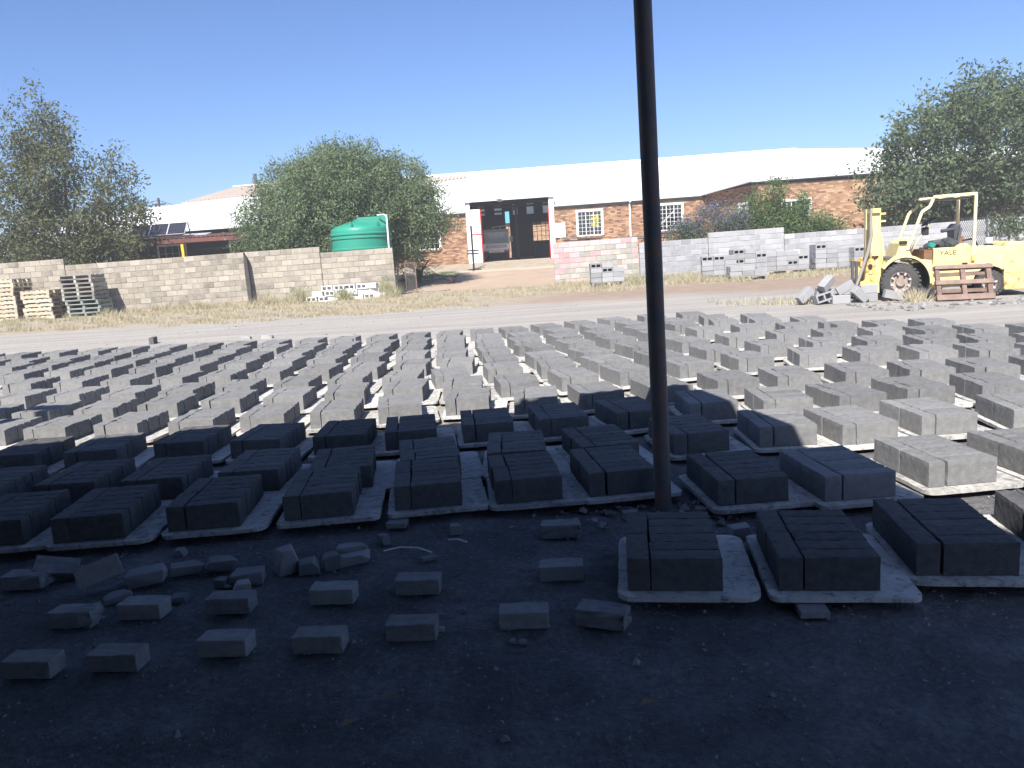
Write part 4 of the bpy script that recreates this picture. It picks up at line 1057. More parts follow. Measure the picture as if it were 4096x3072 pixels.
# dark timber post leaning on the wall
p = MB().prism([(-0.06, 0), (0.07, 0), (0.085, 0.9), (0.06, 1.75), (0.0, 1.88), (-0.055, 2.02), (-0.085, 1.2)], -0.09, 0.09).build('timber_post', MAT['dark_wood'], None, (-9.86, 30.72, 0.0), (R(-3), R(-1.2), 0), bevel=0.012)
tag(p, 'dark weathered timber post leaning on the long beige wall', 'post')
MB().box(-0.09, 0.09, -0.10, -0.085, 0.62, 0.66).build('wire_tie', MAT['steel'], p)
# sign stand, wheel chock and hose in the driveway
st = empty('post_stand', (-1.62, 42.0, gz(42.0) + 0.01)); tag(st, 'black post stand with two crossbars left of the hall door', 'stand')
MB().tube([(0, 0, 0.02), (0.0, 0, 2.3)], 0.05, 10).build('post', MAT['black'], st)
for z in (0.83, 0.98): MB().box(-0.3, 0.32, -0.03, 0.03, z, z + 0.075).build('crossbar', MAT['black'], st)
for a in (20, 140, 260): MB().bar((0, 0, 0.05), (math.cos(R(a)) * 0.42, math.sin(R(a)) * 0.42, 0.03), 0.06, 0.05).build('foot', MAT['black'], st)
wh = empty('trolley_wheel', (-2.45, 36.0, gz(36.0))); tag(wh, 'small dark wheel with a handle lying on the driveway', 'wheel')
MB().lathe([(0.0, -0.09), (0.08, -0.09), (0.15, -0.1), (0.19, -0.05), (0.19, 0.05), (0.15, 0.1), (0.08, 0.09), (0.0, 0.09)], (0, 0, 0.19), 'y', 20).build('tyre', MAT['tyre'], wh, smooth=True)
MB().lathe([(0.0, -0.1), (0.07, -0.1), (0.07, 0.1), (0.0, 0.1)], (0, 0, 0.19), 'y', 14).build('hub', MAT['rust'], wh)
MB().bar((0, 0, 0.2), (0.38, 0.15, 0.42), 0.05, 0.05).build('handle', MAT['dark_wood'], wh)
pts = [(-0.55 + 0.28 * k / 4 + 0.5 * math.cos(k * 0.6), 0.35 * math.sin(k * 0.6), 0.025) for k in range(14)]
tag(MB().tube(pts, 0.022, 8).build('hose', MAT['rubber_hose'], None, (-3.0, 32.4, 0.01), smooth=True), 'brown hose coiled on the ground by the gate leaf', 'hose')

# ------------------------------------------------------------------ whitewashed block pile at the wall foot
def hollow_block(name, mat, L=0.39, Hh=0.17, D=0.19, open_=True, seed=0, tone=0.5):
    """a block with two cores showing on its front face, or with a plain front"""
    mb = MB(); t = 0.035
    if open_:
        holes = [(t, L / 2 - t / 2), (L / 2 + t / 2, L - t)]
        mb.box(0, L, 0, D, 0, Hh, tone, 'f')
        xs_ = [0, t, L / 2 - t / 2, L / 2 + t / 2, L - t, L]
        mb.face([(0, 0, 0), (L, 0, 0), (L, 0, t), (0, 0, t)], tone); mb.face([(0, 0, Hh - t), (L, 0, Hh - t), (L, 0, Hh), (0, 0, Hh)], tone)
        for a, b in ((0, 1), (2, 3), (4, 5)): mb.face([(xs_[a], 0, t), (xs_[b], 0, t), (xs_[b], 0, Hh - t), (xs_[a], 0, Hh - t)], tone)
        for a, b in holes:
            d = D * 0.85
            mb.face([(a, 0, t), (b, 0, t), (b, d, t), (a, d, t)], tone); mb.face([(a, 0, Hh - t), (a, d, Hh - t), (b, d, Hh - t), (b, 0, Hh - t)], tone)
            mb.face([(a, 0, t), (a, d, t), (a, d, Hh - t), (a, 0, Hh - t)], tone); mb.face([(b, 0, t), (b, 0, Hh - t), (b, d, Hh - t), (b, d, t)], tone)
            mb.face([(a, d, t), (b, d, t), (b, d, Hh - t), (a, d, Hh - t)], tone)
        return mb.mesh(name, mat, fix=False)
    mb.box(0, L, 0, D, 0, Hh, tone)
    return mb.mesh(name, mat, bevel=0.008)
WB = [hollow_block('white_block', MAT['white_rubble'], 0.39, 0.19, 0.24, o, tone=t) for o, t in ((True, 0.4), (False, 0.7), (False, 0.9), (True, 0.8))]
rnd = random.Random(12)
wx = 0
for lay, (n, x0) in enumerate(((7, -7.5), (6, -7.25), (5, -6.9))):
    for k in range(n):
        for row in range(2 if lay < 2 else 1):
            wx += 1
            o = put(rnd.choice(WB), 'white_block', None, (x0 + k * 0.43 + rnd.uniform(-.04, .04) + row * 0.1, 29.85 + row * 0.34 + rnd.uniform(-.03, .03), 0.0 + lay * 0.192), (0, 0, rnd.uniform(-.25, .25)))
            tag(o, 'whitewashed block, %s from left, %s row, %s layer of the white pile' % (NUM[k + 1], ('front', 'back')[row], ('bottom', 'middle', 'top')[lay]), 'block', 'white block pile at the wall foot')

# ------------------------------------------------------------------ wooden pallets
def pallet_proto(mats, L=1.2, D=1.0, seed=0):
    """parts: deck boards above and below, three bearers; the whole is 0.15 high"""
    rnd = random.Random(seed)
    deck = [MB().box(0, L, 0, 0.115, 0, 0.022, t).mesh('deck_board', m, bevel=0.003) for m in mats for t in (0.2, 0.8)]
    bear = [MB().box(0, 0.09, 0, D, 0, 0.1, t).mesh('bearer', m, bevel=0.004) for m in mats for t in (0.3, 0.7)]
    root = empty('pallet', (0, 0, 0))
    for k in range(6): put(rnd.choice(deck), 'deck_board', root, (rnd.uniform(-.012, .012), (D - 0.115) * k / 5, 0.126), (0, 0, rnd.uniform(-.006, .006)))
    for k in range(3): put(rnd.choice(deck), 'deck_board', root, (rnd.uniform(-.012, .012), (D - 0.115) * k / 2, 0.0))
    for k in range(3): put(rnd.choice(bear), 'bearer', root, ((L - 0.09) * k / 2, 0, 0.024))
    return root
protos = {k: pallet_proto([MAT[k]], seed=i) for i, k in enumerate(('pale_wood', 'grey_wood', 'green_wood'))}
used = set()
def pallet(kind, loc, rz, label, group, sc=1.0):
    r = protos[kind] if kind not in used else copy_tree(protos[kind])
    used.add(kind)
    r.location = loc; r.rotation_euler = (0, 0, rz); r.scale = (sc, sc, 1)
    return tag(r, label, 'pallet', group)
rnd = random.Random(5)
for k in range(10):
    pallet('pale_wood', (-18.05 + rnd.uniform(-.03, .03), 29.35, k * 0.1555), R(90), 'pale wooden pallet, %s from the ground in the stack cut by the left edge' % NUM[k + 1], 'pallets stacked at the left edge')
for k in range(7):
    pallet('pale_wood', (-16.7 + rnd.uniform(-.04, .04), 29.3 + rnd.uniform(-.03, .03), k * 0.1555), R(90 + rnd.uniform(-1, 1)), 'pale wooden pallet, %s from the ground in the low middle stack' % NUM[k + 1], 'pallets in the low stack', 1.05)
for k in range(10):
    pallet('green_wood' if k < 5 else 'grey_wood', (-16.25 - 0.022 * k + rnd.uniform(-.04, .04), 29.45 + rnd.uniform(-.04, .04), k * 0.1555), R(rnd.uniform(-2, 2)), '%s open-sided pallet, %s from the ground in the stack nearest the long wall' % ('greenish' if k < 5 else 'grey', NUM[k + 1]), 'open pallets stacked by the wall', 1.02)

# ------------------------------------------------------------------ stacks of hollow blocks by the right-hand wall
HB = [hollow_block('hollow_block', MAT['hollow'], 0.385, 0.163, 0.34, o, tone=t) for o, t in ((True, 0.3), (True, 0.7), (False, 0.2), (False, 0.5), (False, 0.8), (False, 0.95))]
HS = [hollow_block('hollow_block', MAT['hollow'], 0.34, 0.163, 0.385, o, tone=t) for o, t in ((True, 0.5), (False, 0.4), (False, 0.8))]
def block_stack(x, y, rz, courses, across, deep, where, seed, top=None, base='grey_wood'):
    rnd = random.Random(seed)
    c_, s_ = math.cos(rz), math.sin(rz)
    pallet(base, (x + 0.02 * c_, y + 0.02 * s_, 0.0), rz, 'wooden pallet under the ' + where, 'pallets under the block stacks', across * 0.393 / 1.2)
    for c in range(courses):
        n = across if (top is None or c < courses - 1) else top
        for d in range(deep):
            for k in range(n):
                kk = k if n == across else k + (across - n) // 2
                lx, ly = kk * 0.393 + rnd.uniform(-.008, .008) , d * 0.35 + rnd.uniform(-.012, .012)
                me = rnd.choice(HB[:2]) if (d == 0 and c > 0 and rnd.random() < 0.16) else rnd.choice(HB[2:])
                o = put(me, 'hollow_block', None, (x + lx * c_ - ly * s_, y + lx * s_ + ly * c_, 0.152 + c * 0.1665), (0, 0, rz + rnd.uniform(-.012, .012)))
                tag(o, 'grey block, %s course, %s from left, %s, %s' % (NUM[c + 1], NUM[k + 1], ('front', 'back', 'rear')[d], where), 'block', 'concrete blocks in stacks')
block_stack(3.0, 27.9, R(-2), 4, 3, 2, 'stack before the pink wall', 1, top=2)
block_stack(6.9, 27.9, R(-10), 4, 3, 2, 'leftmost stack by the grey wall', 2)
block_stack(7.32, 25.9, R(-5), 2, 3, 2, 'low stack in front', 3, top=2)
block_stack(8.1, 28.2, R(-3), 5, 3, 2, 'left middle stack by the wall', 4, top=2)
block_stack(9.3, 28.4, R(1), 4, 4, 2, 'right middle stack by the wall', 5, top=3)
block_stack(11.05, 28.3, R(-2), 5, 3, 2, 'rightmost stack near the forklift', 6, top=2)
block_stack(12.25, 27.9, R(3), 4, 3, 2, 'stack half hidden by the mast', 7)

# ------------------------------------------------------------------ tumbled blocks left of the forklift
CB = [hollow_block('loose_block', MAT['hollow'], 0.39, 0.19, 0.19, True, tone=0.5), hollow_block('loose_block', MAT['hollow'], 0.39, 0.19, 0.19, False, tone=0.6), hollow_block('loose_block', MAT['hollow'], 0.39, 0.19, 0.19, False, tone=0.85)]
def loose(i, x, y, z, rx, ry, rz, label):
    o = put(CB[i], 'loose_block', None, (x, y, z * 0.88), (R(rx), R(ry), R(rz))); o.scale = (0.88, 0.88, 0.88)
    tag(o, label, 'block', 'tumbled blocks beside the forklift')
loose(1, 5.98, 15.95, 0.025, 0, -40, 8, 'tilted block at the left end of the tumbled heap')
loose(0, 6.20, 15.75, 0.03, -8, -14, 6, 'block with open cores facing forward near the left end of the heap')
loose(1, 6.42, 15.9, 0.25, 12, -38, 25, 'block lying aslant on top of the heap')
loose(2, 6.28, 16.05, 0.18, 0, 8, -4, 'block behind the aslant one on the heap')
loose(2, 6.48, 15.72, 0.0, 0, 0, -6, 'upright block at the foot of the heap, front middle')
loose(1, 6.52, 16.1, 0.0, 0, 0, 4, 'block lying flat behind the middle of the heap')
loose(1, 6.72, 15.95, 0.16, 0, -30, -14, 'block leaning with a raised right end on the heap')
loose(2, 6.84, 15.62, 0.24, 10, 42, 10, 'narrow block leaning to the right in the heap')
loose(1, 7.06, 15.75, 0.0, 0, 0, 2, 'lower block of the square pair right of the heap')
loose(2, 7.06, 15.76, 0.195, 0, 0, 3, 'upper block of the square pair right of the heap')
loose(1, 7.45, 15.6, 0.09, 0, 13, -8, 'block sloping down against the front wheel')
loose(0, 9.62, 14.1, 0.0, 0, 0, 12, 'block with open cores by the rear wheel of the forklift')
loose(2, 10.05, 14.15, 0.0, 0, 0, -5, 'block at the right edge below the counterweight')

# ------------------------------------------------------------------ white pickup in the hall
pk = empty('pickup_truck', (-0.43, 48.6, 0.875)); tag(pk, 'white pickup truck parked inside the hall, seen from behind', 'pickup truck')
mb = MB(); mb.box(-0.84, 0.84, 0.05, 2.6, 0.62, 0.68); mb.box(-0.84, -0.80, 0.05, 2.6, 0.68, 1.03); mb.box(0.80, 0.84, 0.05, 2.6, 0.68, 1.03); mb.box(-0.8, 0.8, 2.55, 2.6, 0.68, 1.03)
mb.build('cargo_bed', MAT['truck'], pk)
tg = MB().box(-0.82, 0.82, 0.0, 0.045, 0.66, 1.03).build('tailgate', MAT['truck'], pk, bevel=0.012)
MB().prism([(2.62, 0.45), (4.5, 0.45), (4.72, 0.7), (4.6, 1.12), (4.15, 1.85), (3.95, 1.93), (2.8, 1.93), (2.66, 1.75)], -0.81, 0.81, 'yz').build('cab', MAT['truck'], pk, bevel=0.05, seg=2)
MB().box(-0.55, 0.55, 2.60, 2.62, 1.32, 1.75).build('rear_window', MAT['glass'], pk)
rk = MB()
for x in (-0.72, -0.36, 0.0, 0.36, 0.72): rk.bar((x, 2.5, 1.03), (x, 2.5, 1.95), 0.035, 0.035)
for z in (1.4, 1.93): rk.bar((-0.74, 2.5, z), (0.74, 2.5, z), 0.035, 0.035)
rk.bar((-0.2, 2.9, 2.1), (0.85, 2.9, 2.16), 0.04, 0.04); rk.bar((0.85, 2.5, 1.0), (0.85, 2.9, 2.16), 0.04, 0.04); rk.bar((-0.2, 2.9, 1.9), (-0.2, 2.9, 2.1), 0.04, 0.04); rk.bar((0.3, 2.9, 1.9), (0.3, 2.9, 2.13), 0.04, 0.04)
rk.build('headboard', MAT['truck'], pk)
MB().box(-0.85, 0.85, -0.03, 0.09, 0.5, 0.62).build('bumper', MAT['truck'], pk, bevel=0.02)
for s in (-1, 1):
    MB().box(s * 0.62 - 0.16, s * 0.62 + 0.16, -0.05, -0.03, 0.50, 0.62).build('tail_light', MAT['red_lens'], pk)
    for y in (0.75, 3.9):
        w = MB().lathe([(0.12, -0.09), (0.25, -0.1), (0.3, -0.06), (0.3, 0.06), (0.25, 0.1), (0.12, 0.09)], (s * 0.68, y, 0.3), 'x', 22).build('wheel', MAT['tyre'], pk, smooth=True)
    MB().bar((s * 0.83, 4.0, 1.3), (s * 1.02, 3.95, 1.34), 0.05, 0.05).build('mirror_arm', MAT['black'], pk)
    MB().box(s * 0.98 - 0.09, s * 0.98 + 0.09, 3.9, 3.96, 1.15, 1.5).build('mirror', MAT['truck'], pk)
MB().box(-0.26, 0.26, -0.045, -0.035, 0.5, 0.61).build('number_plate', MAT['pale_yellow'], pk)
MB().box(-0.7, 0.7, 0.2, 4.2, 0.33, 0.5).build('chassis', MAT['black'], pk)
def text_mesh(body, size, mat, name, depth=0.004):
    cu = bpy.data.curves.new(name, 'FONT'); cu.body = body; cu.size = size; cu.extrude = depth; cu.align_x = 'CENTER'; cu.align_y = 'CENTER'
    t = bpy.data.objects.new(name, cu); COL.objects.link(t)
    dg = bpy.context.evaluated_depsgraph_get()
    me = bpy.data.meshes.new_from_object(t.evaluated_get(dg))
    bpy.data.objects.remove(t); bpy.data.curves.remove(cu)
    me.materials.clear(); me.materials.append(mat)
    return me
o = put(text_mesh('HYUNDAI', 0.2, MAT['white_paint'], 'lettering'), 'lettering', tg, (0.02, -0.006, 0.87), (R(90), 0, 0)); o.scale.x = 1.15
MB().box(-0.62, 0.62, -0.003, 0.001, 0.77, 0.97).build('panel_band', plain('grey_band', (0.30, 0.31, 0.32), 0.5, bump=0), tg)
# ------------------------------------------------------------------ forklift (its left is the front; y = 0 is the side towards the yard)
FKL, FKR = (8.85, 15.42, 0.0), R(-15)
fk = empty('forklift', FKL, FKR); fk.scale = (0.91, 1, 1); tag(fk, 'old yellow forklift with an overhead guard parked at the right', 'forklift')
YL, RY, BK = MAT['yellow'], MAT['rusty_yellow'], MAT['black']
WF = 1.16                                     # width of the truck
def arc(cx_, cz_, r, a0, a1, n): return [(cx_ + r * math.cos(R(a0 + (a1 - a0) * i / n)), cz_ + r * math.sin(R(a0 + (a1 - a0) * i / n))) for i in range(n + 1)]
# frame side plates with the two wheel arches cut out
side = [(-1.50, 0.66), (-1.46, 0.76)] + [(-1.30, 0.88), (-1.0, 0.90), (-0.92, 0.80), (-0.57, 0.76), (-0.55, 0.64), (0.18, 0.62), (0.18, 0.97), (0.92, 0.95), (0.92, 0.36)] + arc(0.57, 0.24, 0.345, 18, 165, 10) + [(0.22, 0.24), (-0.58, 0.20)] + arc(-1.10, 0.34, 0.50, -12, 140, 12)
for y0, y1 in ((0.0, 0.05), (WF - 0.05, WF)):
    MB().prism(side, y0, y1).build('side_plate', YL, fk, bevel=0.006)
MB().box(-1.45, 0.8, 0.3, WF - 0.3, 0.2, 0.6).build('chassis', BK, fk)
# fenders curving over the front wheels
for y0, y1 in ((-0.03, 0.3), (WF - 0.3, WF + 0.03)):
    o_ = arc(-1.10, 0.34, 0.545, -8, 145, 16); i_ = arc(-1.10, 0.34, 0.50, 145, -8, 16)
    MB().prism(o_ + i_, y0, y1).build('fender', YL, fk, smooth=True)
    MB().prism(arc(-1.10, 0.34, 0.498, -8, 145, 16) + arc(-1.10, 0.34, 0.485, 145, -8, 16), y0 + 0.01, y1).build('arch_lining', BK, fk)
# floor, cowl and dash
MB().box(-0.95, -0.5, 0.05, WF - 0.05, 0.72, 0.77).build('floor_plate', YL, fk)
MB().prism([(-1.30, 0.80), (-1.19, 1.12), (-1.0, 1.20), (-0.93, 1.17), (-1.02, 1.0), (-0.92, 0.80)], 0.04, WF - 0.04).build('cowl', YL, fk, bevel=0.015)
MB().box(-1.20, -1.06, 0.0, 0.1, 1.10, 1.16).build('lamp_bracket', BK, fk)
# battery and tank box under the seat, with the lettering
bx = MB().box(-0.55, 0.17, -0.03, WF + 0.03, 0.62, 0.985).build('side_box', YL, fk, bevel=0.012)
put(text_mesh('YALE', 0.115, BK, 'lettering', 0.001), 'lettering', bx, (-0.27, -0.0325, 0.88), (R(90), 0, 0)).scale.x = 1.25
MB().lathe([(0.0, -0.006), (0.016, -0.006), (0.016, 0)], (0.02, -0.03, 0.665), 'y', 12).build('filler', BK, bx)
MB().lathe([(0.0, -0.006), (0.016, -0.006), (0.016, 0)], (0.10, -0.03, 0.665), 'y', 12).build('filler', BK, bx)
MB().box(0.02, 0.10, -0.036, -0.03, 0.649, 0.681).build('handle', BK, bx)
MB().box(-0.72, -0.56, 0.02, WF - 0.02, 0.66, 0.96).build('step_well', MAT['rust'], fk)
# engine hood and counterweight
MB().prism([(0.17, 0.66), (0.83, 0.62), (0.83, 0.95), (0.60, 0.975), (0.17, 0.985)], 0.05, WF - 0.05).build('engine_hood', YL, fk, bevel=0.02)
MB().prism([(-0.10, 0.98), (-0.06, 1.02), (0.10, 1.05), (0.17, 1.0), (0.17, 0.98)], 0.06, WF - 0.06).build('hood_rim', YL, fk, bevel=0.01)
cw = [(0.83, 0.12), (0.80, 0.62), (0.80, 0.93), (0.86, 1.01), (0.98, 1.04), (1.25, 1.02), (1.42, 0.94), (1.48, 0.7), (1.48, 0.2), (1.40, 0.12)]
MB().prism(cw, -0.02, WF + 0.02).build('counterweight', YL, fk, bevel=0.04, seg=2)
MB().box(0.84, 1.47, -0.023, -0.02, 0.44, 0.452).build('seam', RY, fk)
MB().lathe([(0.0, -0.012), (0.022, -0.012), (0.022, 0)], (0.81, -0.0, 0.50), 'y', 12).build('bolt', BK, fk)
# wheels
def fork_wheel(x, r, w, y, rim_r, nuts):
    root = empty('wheel', (x, y, r)); root.parent = fk; root.scale = (1 / 0.91, 1, 1)
    pr = [(rim_r, -w / 2 + 0.02), (r * 0.80, -w / 2 + 0.005), (r * 0.93, -w / 2 + 0.02), (r * 0.985, -w / 2 + 0.045), (r * 0.985, w / 2 - 0.045), (r * 0.93, w / 2 - 0.02), (r * 0.80, w / 2 - 0.005), (rim_r, w / 2 - 0.02)]
    t = MB().lathe(pr, (0, 0, 0), 'y', 40)
    for k in range(26):                        # lugs
        a = 2 * math.pi * k / 26
        m = Matrix.Rotation(-a, 3, 'Y')
        for sgn in (-1, 1):
            c = m @ Vector((r * 0.975, 0, 0)); c.y = sgn * w * 0.27
            t.obox(c, (0.035, w * 0.42, 0.045), m @ Matrix.Rotation(R(18 * sgn), 3, 'X'), 0.6)
    t.build('tyre', MAT['tyre'], root, smooth=True)
    MB().lathe([(rim_r * 1.02, -w / 2 + 0.03), (rim_r * 0.96, -w / 2 + 0.012), (rim_r * 0.88, -w / 2 + 0.03), (rim_r * 0.80, -w / 2 + 0.075), (rim_r * 0.45, -w / 2 + 0.075), (rim_r * 0.42, -w / 2 + 0.02), (0.0, -w / 2 + 0.012)], (0, 0, 0), 'y', 32).build('rim', MAT['rim'], root, smooth=True)
    nb = MB()
    for k in range(nuts):
        a = 2 * math.pi * k / nuts + 0.3
        c = (math.cos(a) * rim_r * 0.84, -w / 2 + 0.035, math.sin(a) * rim_r * 0.84)
        nb.obox(c, (0.05, 0.05, 0.032), Matrix.Rotation(-a, 3, 'Y'))
    nb.build('clamps', MAT['alu'], root)
    return root
fork_wheel(-1.17, 0.36, 0.24, 0.11, 0.20, 8)
fork_wheel(-1.17, 0.36, 0.24, WF - 0.11, 0.20, 8)
fork_wheel(0.57, 0.25, 0.18, 0.13, 0.14, 6)
fork_wheel(0.57, 0.25, 0.18, WF - 0.13, 0.14, 6)
# mast: outer channels, inner rails, cross members, carriage
for y in (0.16, WF - 0.42):
    m_ = MB(); m_.box(-1.76, -1.56, y, y + 0.045, 0.15, 1.83); m_.box(-1.76, -1.715, y + 0.045, y + 0.18, 0.15, 1.83); m_.box(-1.60, -1.56, y + 0.045, y + 0.18, 0.15, 1.83)
    m_.build('mast_rail', YL, fk, bevel=0.006)
    MB().prism([(-1.56, 0.25), (-1.46, 0.5), (-1.45, 0.78), (-1.52, 1.3), (-1.56, 1.35)], y + 0.01, y + 0.03).build('mast_gusset', YL, fk)
    MB().box(-1.72, -1.62, y + 0.06, y + 0.16, 0.12, 1.74).build('inner_rail', MAT['steel'], fk)
    for z in (1.70, 1.555):
        MB().box(-1.56, -1.46, y + 0.0, y + 0.12, z, z + 0.035).build('mast_bracket', YL, fk)
    MB().lathe([(0, -0.02), (0.022, -0.02), (0.022, 0)], (-1.51, y, 1.64), 'y', 12).build('pin', BK, fk)
MB().box(-1.74, -1.58, 0.1, WF - 0.1, 1.74, 1.83).build('mast_crosshead', YL, fk)
MB().box(-1.74, -1.60, 0.1, WF - 0.1, 0.9, 0.98).build('mast_crossbar', YL, fk)
MB().tube([(-1.66, WF / 2, 0.2), (-1.66, WF / 2, 1.6)], 0.05, 12).build('lift_cylinder', MAT['steel'], fk, smooth=True)
for y in (0.02, WF - 0.09):
    MB().prism([(-1.98, 0.2), (-1.86, 0.2), (-1.70, 0.22), (-1.68, 0.84), (-1.80, 0.85), (-1.86, 0.78), (-1.90, 0.42), (-1.99, 0.40)], y, y + 0.07).build('carriage_plate', RY, fk, bevel=0.01)
    MB().lathe([(0, -0.03), (0.045, -0.03), (0.045, 0.0)], (-1.79, y, 0.70), 'y', 16).build('roller', BK, fk)
    MB().lathe([(0, -0.02), (0.04, -0.02), (0.04, 0.0)], (-1.78, y, 0.58), 'y', 16).build('boss', YL, fk)
    MB().box(-1.72, -1.66, y - 0.02, y + 0.09, 0.83, 0.88).build('hook', BK, fk)
for z in (0.3, 0.7): MB().box(-1.99, -1.93, 0.0, WF, z, z + 0.1).build('carriage_bar', RY, fk)
for y in (0.28, 0.78):
    f_ = MB(); f_.box(-2.04, -1.99, y, y + 0.1, 0.06, 0.78); f_.box(-3.0, -1.99, y, y + 0.1, 0.06, 0.1)
    # forks point away to the left along the ground
    f_.build('fork', MAT['steel'], fk)
MB().tube([(-1.79, -0.02, 1.80), (-1.80, -0.04, 1.55), (-1.79, -0.05, 1.30), (-1.85, -0.06, 1.0), (-1.93, -0.07, 0.76), (-2.02, -0.08, 0.5), (-2.10, -0.1, 0.3), (-2.13, -0.12, 0.14)], [0.02, 0.033, 0.036, 0.038, 0.036, 0.034, 0.03, 0.016], 10).build('hydraulic_hose', MAT['rubber_hose'], fk, smooth=True)
for y in (0.36, 0.62):                        # lift chains
    mb = MB()
    for k in range(22): mb.box(-1.705, -1.675, y, y + 0.03, 0.5 + k * 0.055, 0.5 + k * 0.055 + 0.042)
    mb.build('lift_chain', MAT['rust'], fk)
MB().tube([(-1.5, 0.15, 0.85), (-1.25, 0.2, 0.82)], 0.035, 10).build('tilt_cylinder', MAT['steel'], fk)
MB().tube([(-1.45, 0.12, 0.8), (-1.44, 0.05, 0.62), (-1.36, 0.08, 0.6)], 0.012, 6).build('small_hose', BK, fk)
# overhead guard
PY = MAT['pale_yellow']
def guard_path(pts, y, name='guard_post'):
    mb = MB()
    for a, b in zip(pts[:-1], pts[1:]): mb.bar((a[0], y, a[1]), (b[0], y, b[1]), 0.05, 0.058)
    return mb.build(name, PY, fk, bevel=0.006)
guard_path([(-1.05, 0.98), (-0.78, 1.70), (-0.63, 1.79), (-0.555, 1.96)], 0.03)
guard_path([(-1.05, 0.98), (-0.78, 1.70), (-0.63, 1.79), (-0.555, 1.96)], WF - 0.03)
guard_path([(0.24, 1.96), (0.225, 0.72)], 0.0)
guard_path([(0.24, 1.96), (0.225, 0.98)], WF)
for y in (0.015, WF - 0.015): guard_path([(-0.57, 1.965), (0.265, 1.975)], y, 'guard_rail')
MB().box(-0.74, 0.25, 0.05, WF - 0.05, 1.905, 1.925).build('guard_roof', MAT['steel'], fk)
for x in (-0.5, -0.2, 0.1): MB().box(x, x + 0.04, 0.04, WF - 0.04, 1.925, 1.95).build('guard_slat', PY, fk)
MB().box(0.19, 0.25, -0.035, -0.02, 0.70, 0.82).build('post_bolt_plate', RY, fk)
MB().box(-0.82, -0.77, 0.2, 0.35, 1.86, 1.93).build('work_lamp', BK, fk)
# steering wheel and column, levers, seat, clutter
sw = MB()
ring = [Matrix.Rotation(R(-24), 3, 'Y') @ Vector((math.cos(a) * 0.17, math.sin(a) * 0.17, 0)) for a in [2 * math.pi * i / 28 for i in range(29)]]
sw.tube([(-0.50 + q.x, 0.5 + q.y, 1.50 + q.z) for q in ring], 0.016, 8, cap=False)
for a in (30, 150, 270):
    q = Matrix.Rotation(R(-24), 3, 'Y') @ Vector((math.cos(R(a)) * 0.17, math.sin(R(a)) * 0.17, 0))
    sw.tube([(-0.50, 0.5, 1.48), (-0.50 + q.x, 0.5 + q.y, 1.50 + q.z)], 0.01, 6)
sw.build('steering_wheel', BK, fk, smooth=True)
MB().tube([(-0.51, 0.5, 1.48), (-0.60, 0.5, 1.36), (-0.92, 0.5, 0.85)], [0.03, 0.025, 0.025], 10).build('steering_column', PY, fk)
MB().box(-0.66, -0.53, 0.44, 0.56, 1.24, 1.40).build('column_box', BK, fk, rot=(0, 0, 0), bevel=0.01)
for k in range(3): MB().tube([(-0.86, 0.72 + k * 0.07, 0.85), (-0.78, 0.72 + k * 0.07, 1.25)], 0.009, 6).build('lever', MAT['steel'], fk)
MB().prism([(-0.45, 1.02), (0.0, 1.02), (0.05, 1.10), (-0.10, 1.14), (-0.45, 1.12)], 0.3, 0.85).build('seat_cushion', MAT['seat'], fk, bevel=0.03, seg=2)
MB().prism([(-0.06, 1.10), (0.04, 1.10), (0.07, 1.42), (-0.01, 1.44), (-0.08, 1.36)], 0.32, 0.83).build('seat_back', MAT['seat'], fk, bevel=0.03, seg=2)
MB().prism([(-0.33, 1.27), (-0.06, 1.30), (-0.06, 1.36), (-0.33, 1.34)], 0.28, 0.36).build('armrest', MAT['seat'], fk, bevel=0.02)
MB().bar((-0.03, 0.2, 1.0), (0.03, 0.2, 1.35), 0.05, 0.05).build('seat_bracket', MAT['steel'], fk)
rg = random.Random(8)
cloth = MB()
for k in range(9):
    cloth.obox((-0.48 + 0.05 * k + rg.uniform(-.02, .02), 0.2 + rg.uniform(-.1, .25), 1.03 + rg.uniform(0.0, .09)), (0.16, 0.16, 0.09), Euler((rg.uniform(-.5, .5), rg.uniform(-.5, .5), rg.uniform(-1, 1))).to_matrix())
tag(cloth.build('clothing_heap', MAT['seat'], None, FKL, (0, 0, FKR), bevel=0.025, seg=2), 'heap of dark clothing on the forklift floor before the seat', 'clothing')
tag(MB().obox((-0.50, 0.12, 1.045), (0.1, 0.12, 0.1), Euler((.2, .5, .3)).to_matrix()).build('teal_rag', MAT['teal'], None, FKL, (0, 0, FKR), bevel=0.025, seg=2), 'teal rag beside the heap of clothing on the forklift', 'rag')
MB().tube([(0.14, 0.75, 1.0), (0.14, 0.75, 1.42)], 0.035, 10).build('exhaust', MAT['rust'], fk, smooth=True)
MB().box(0.08, 0.22, 0.66, 0.86, 1.0, 1.18).build('exhaust_box', MAT['rust'], fk)
MB().tube([(0.10, 0.3, 1.10), (0.28, 0.32, 1.12), (0.36, 0.34, 1.06), (0.42, 0.36, 0.98)], 0.018, 8).build('fuel_hose', BK, fk, smooth=True)
MB().lathe([(0.0, 0.14), (0.075, 0.14), (0.085, 0.10), (0.07, 0.03), (0.03, 0.0), (0.03, -0.03)], (0.62, 0.35, 0.99), 'z', 20).build('air_cleaner', MAT['bluebowl'], fk, smooth=True)
MB().box(0.55, 0.70, 0.30, 0.42, 0.93, 1.0).build('cleaner_bracket', BK, fk)
MB().tube([(-0.6, 0.25, 0.24), (-0.3, 0.2, 0.22)], 0.05, 10).build('muffler', MAT['rust'], fk)

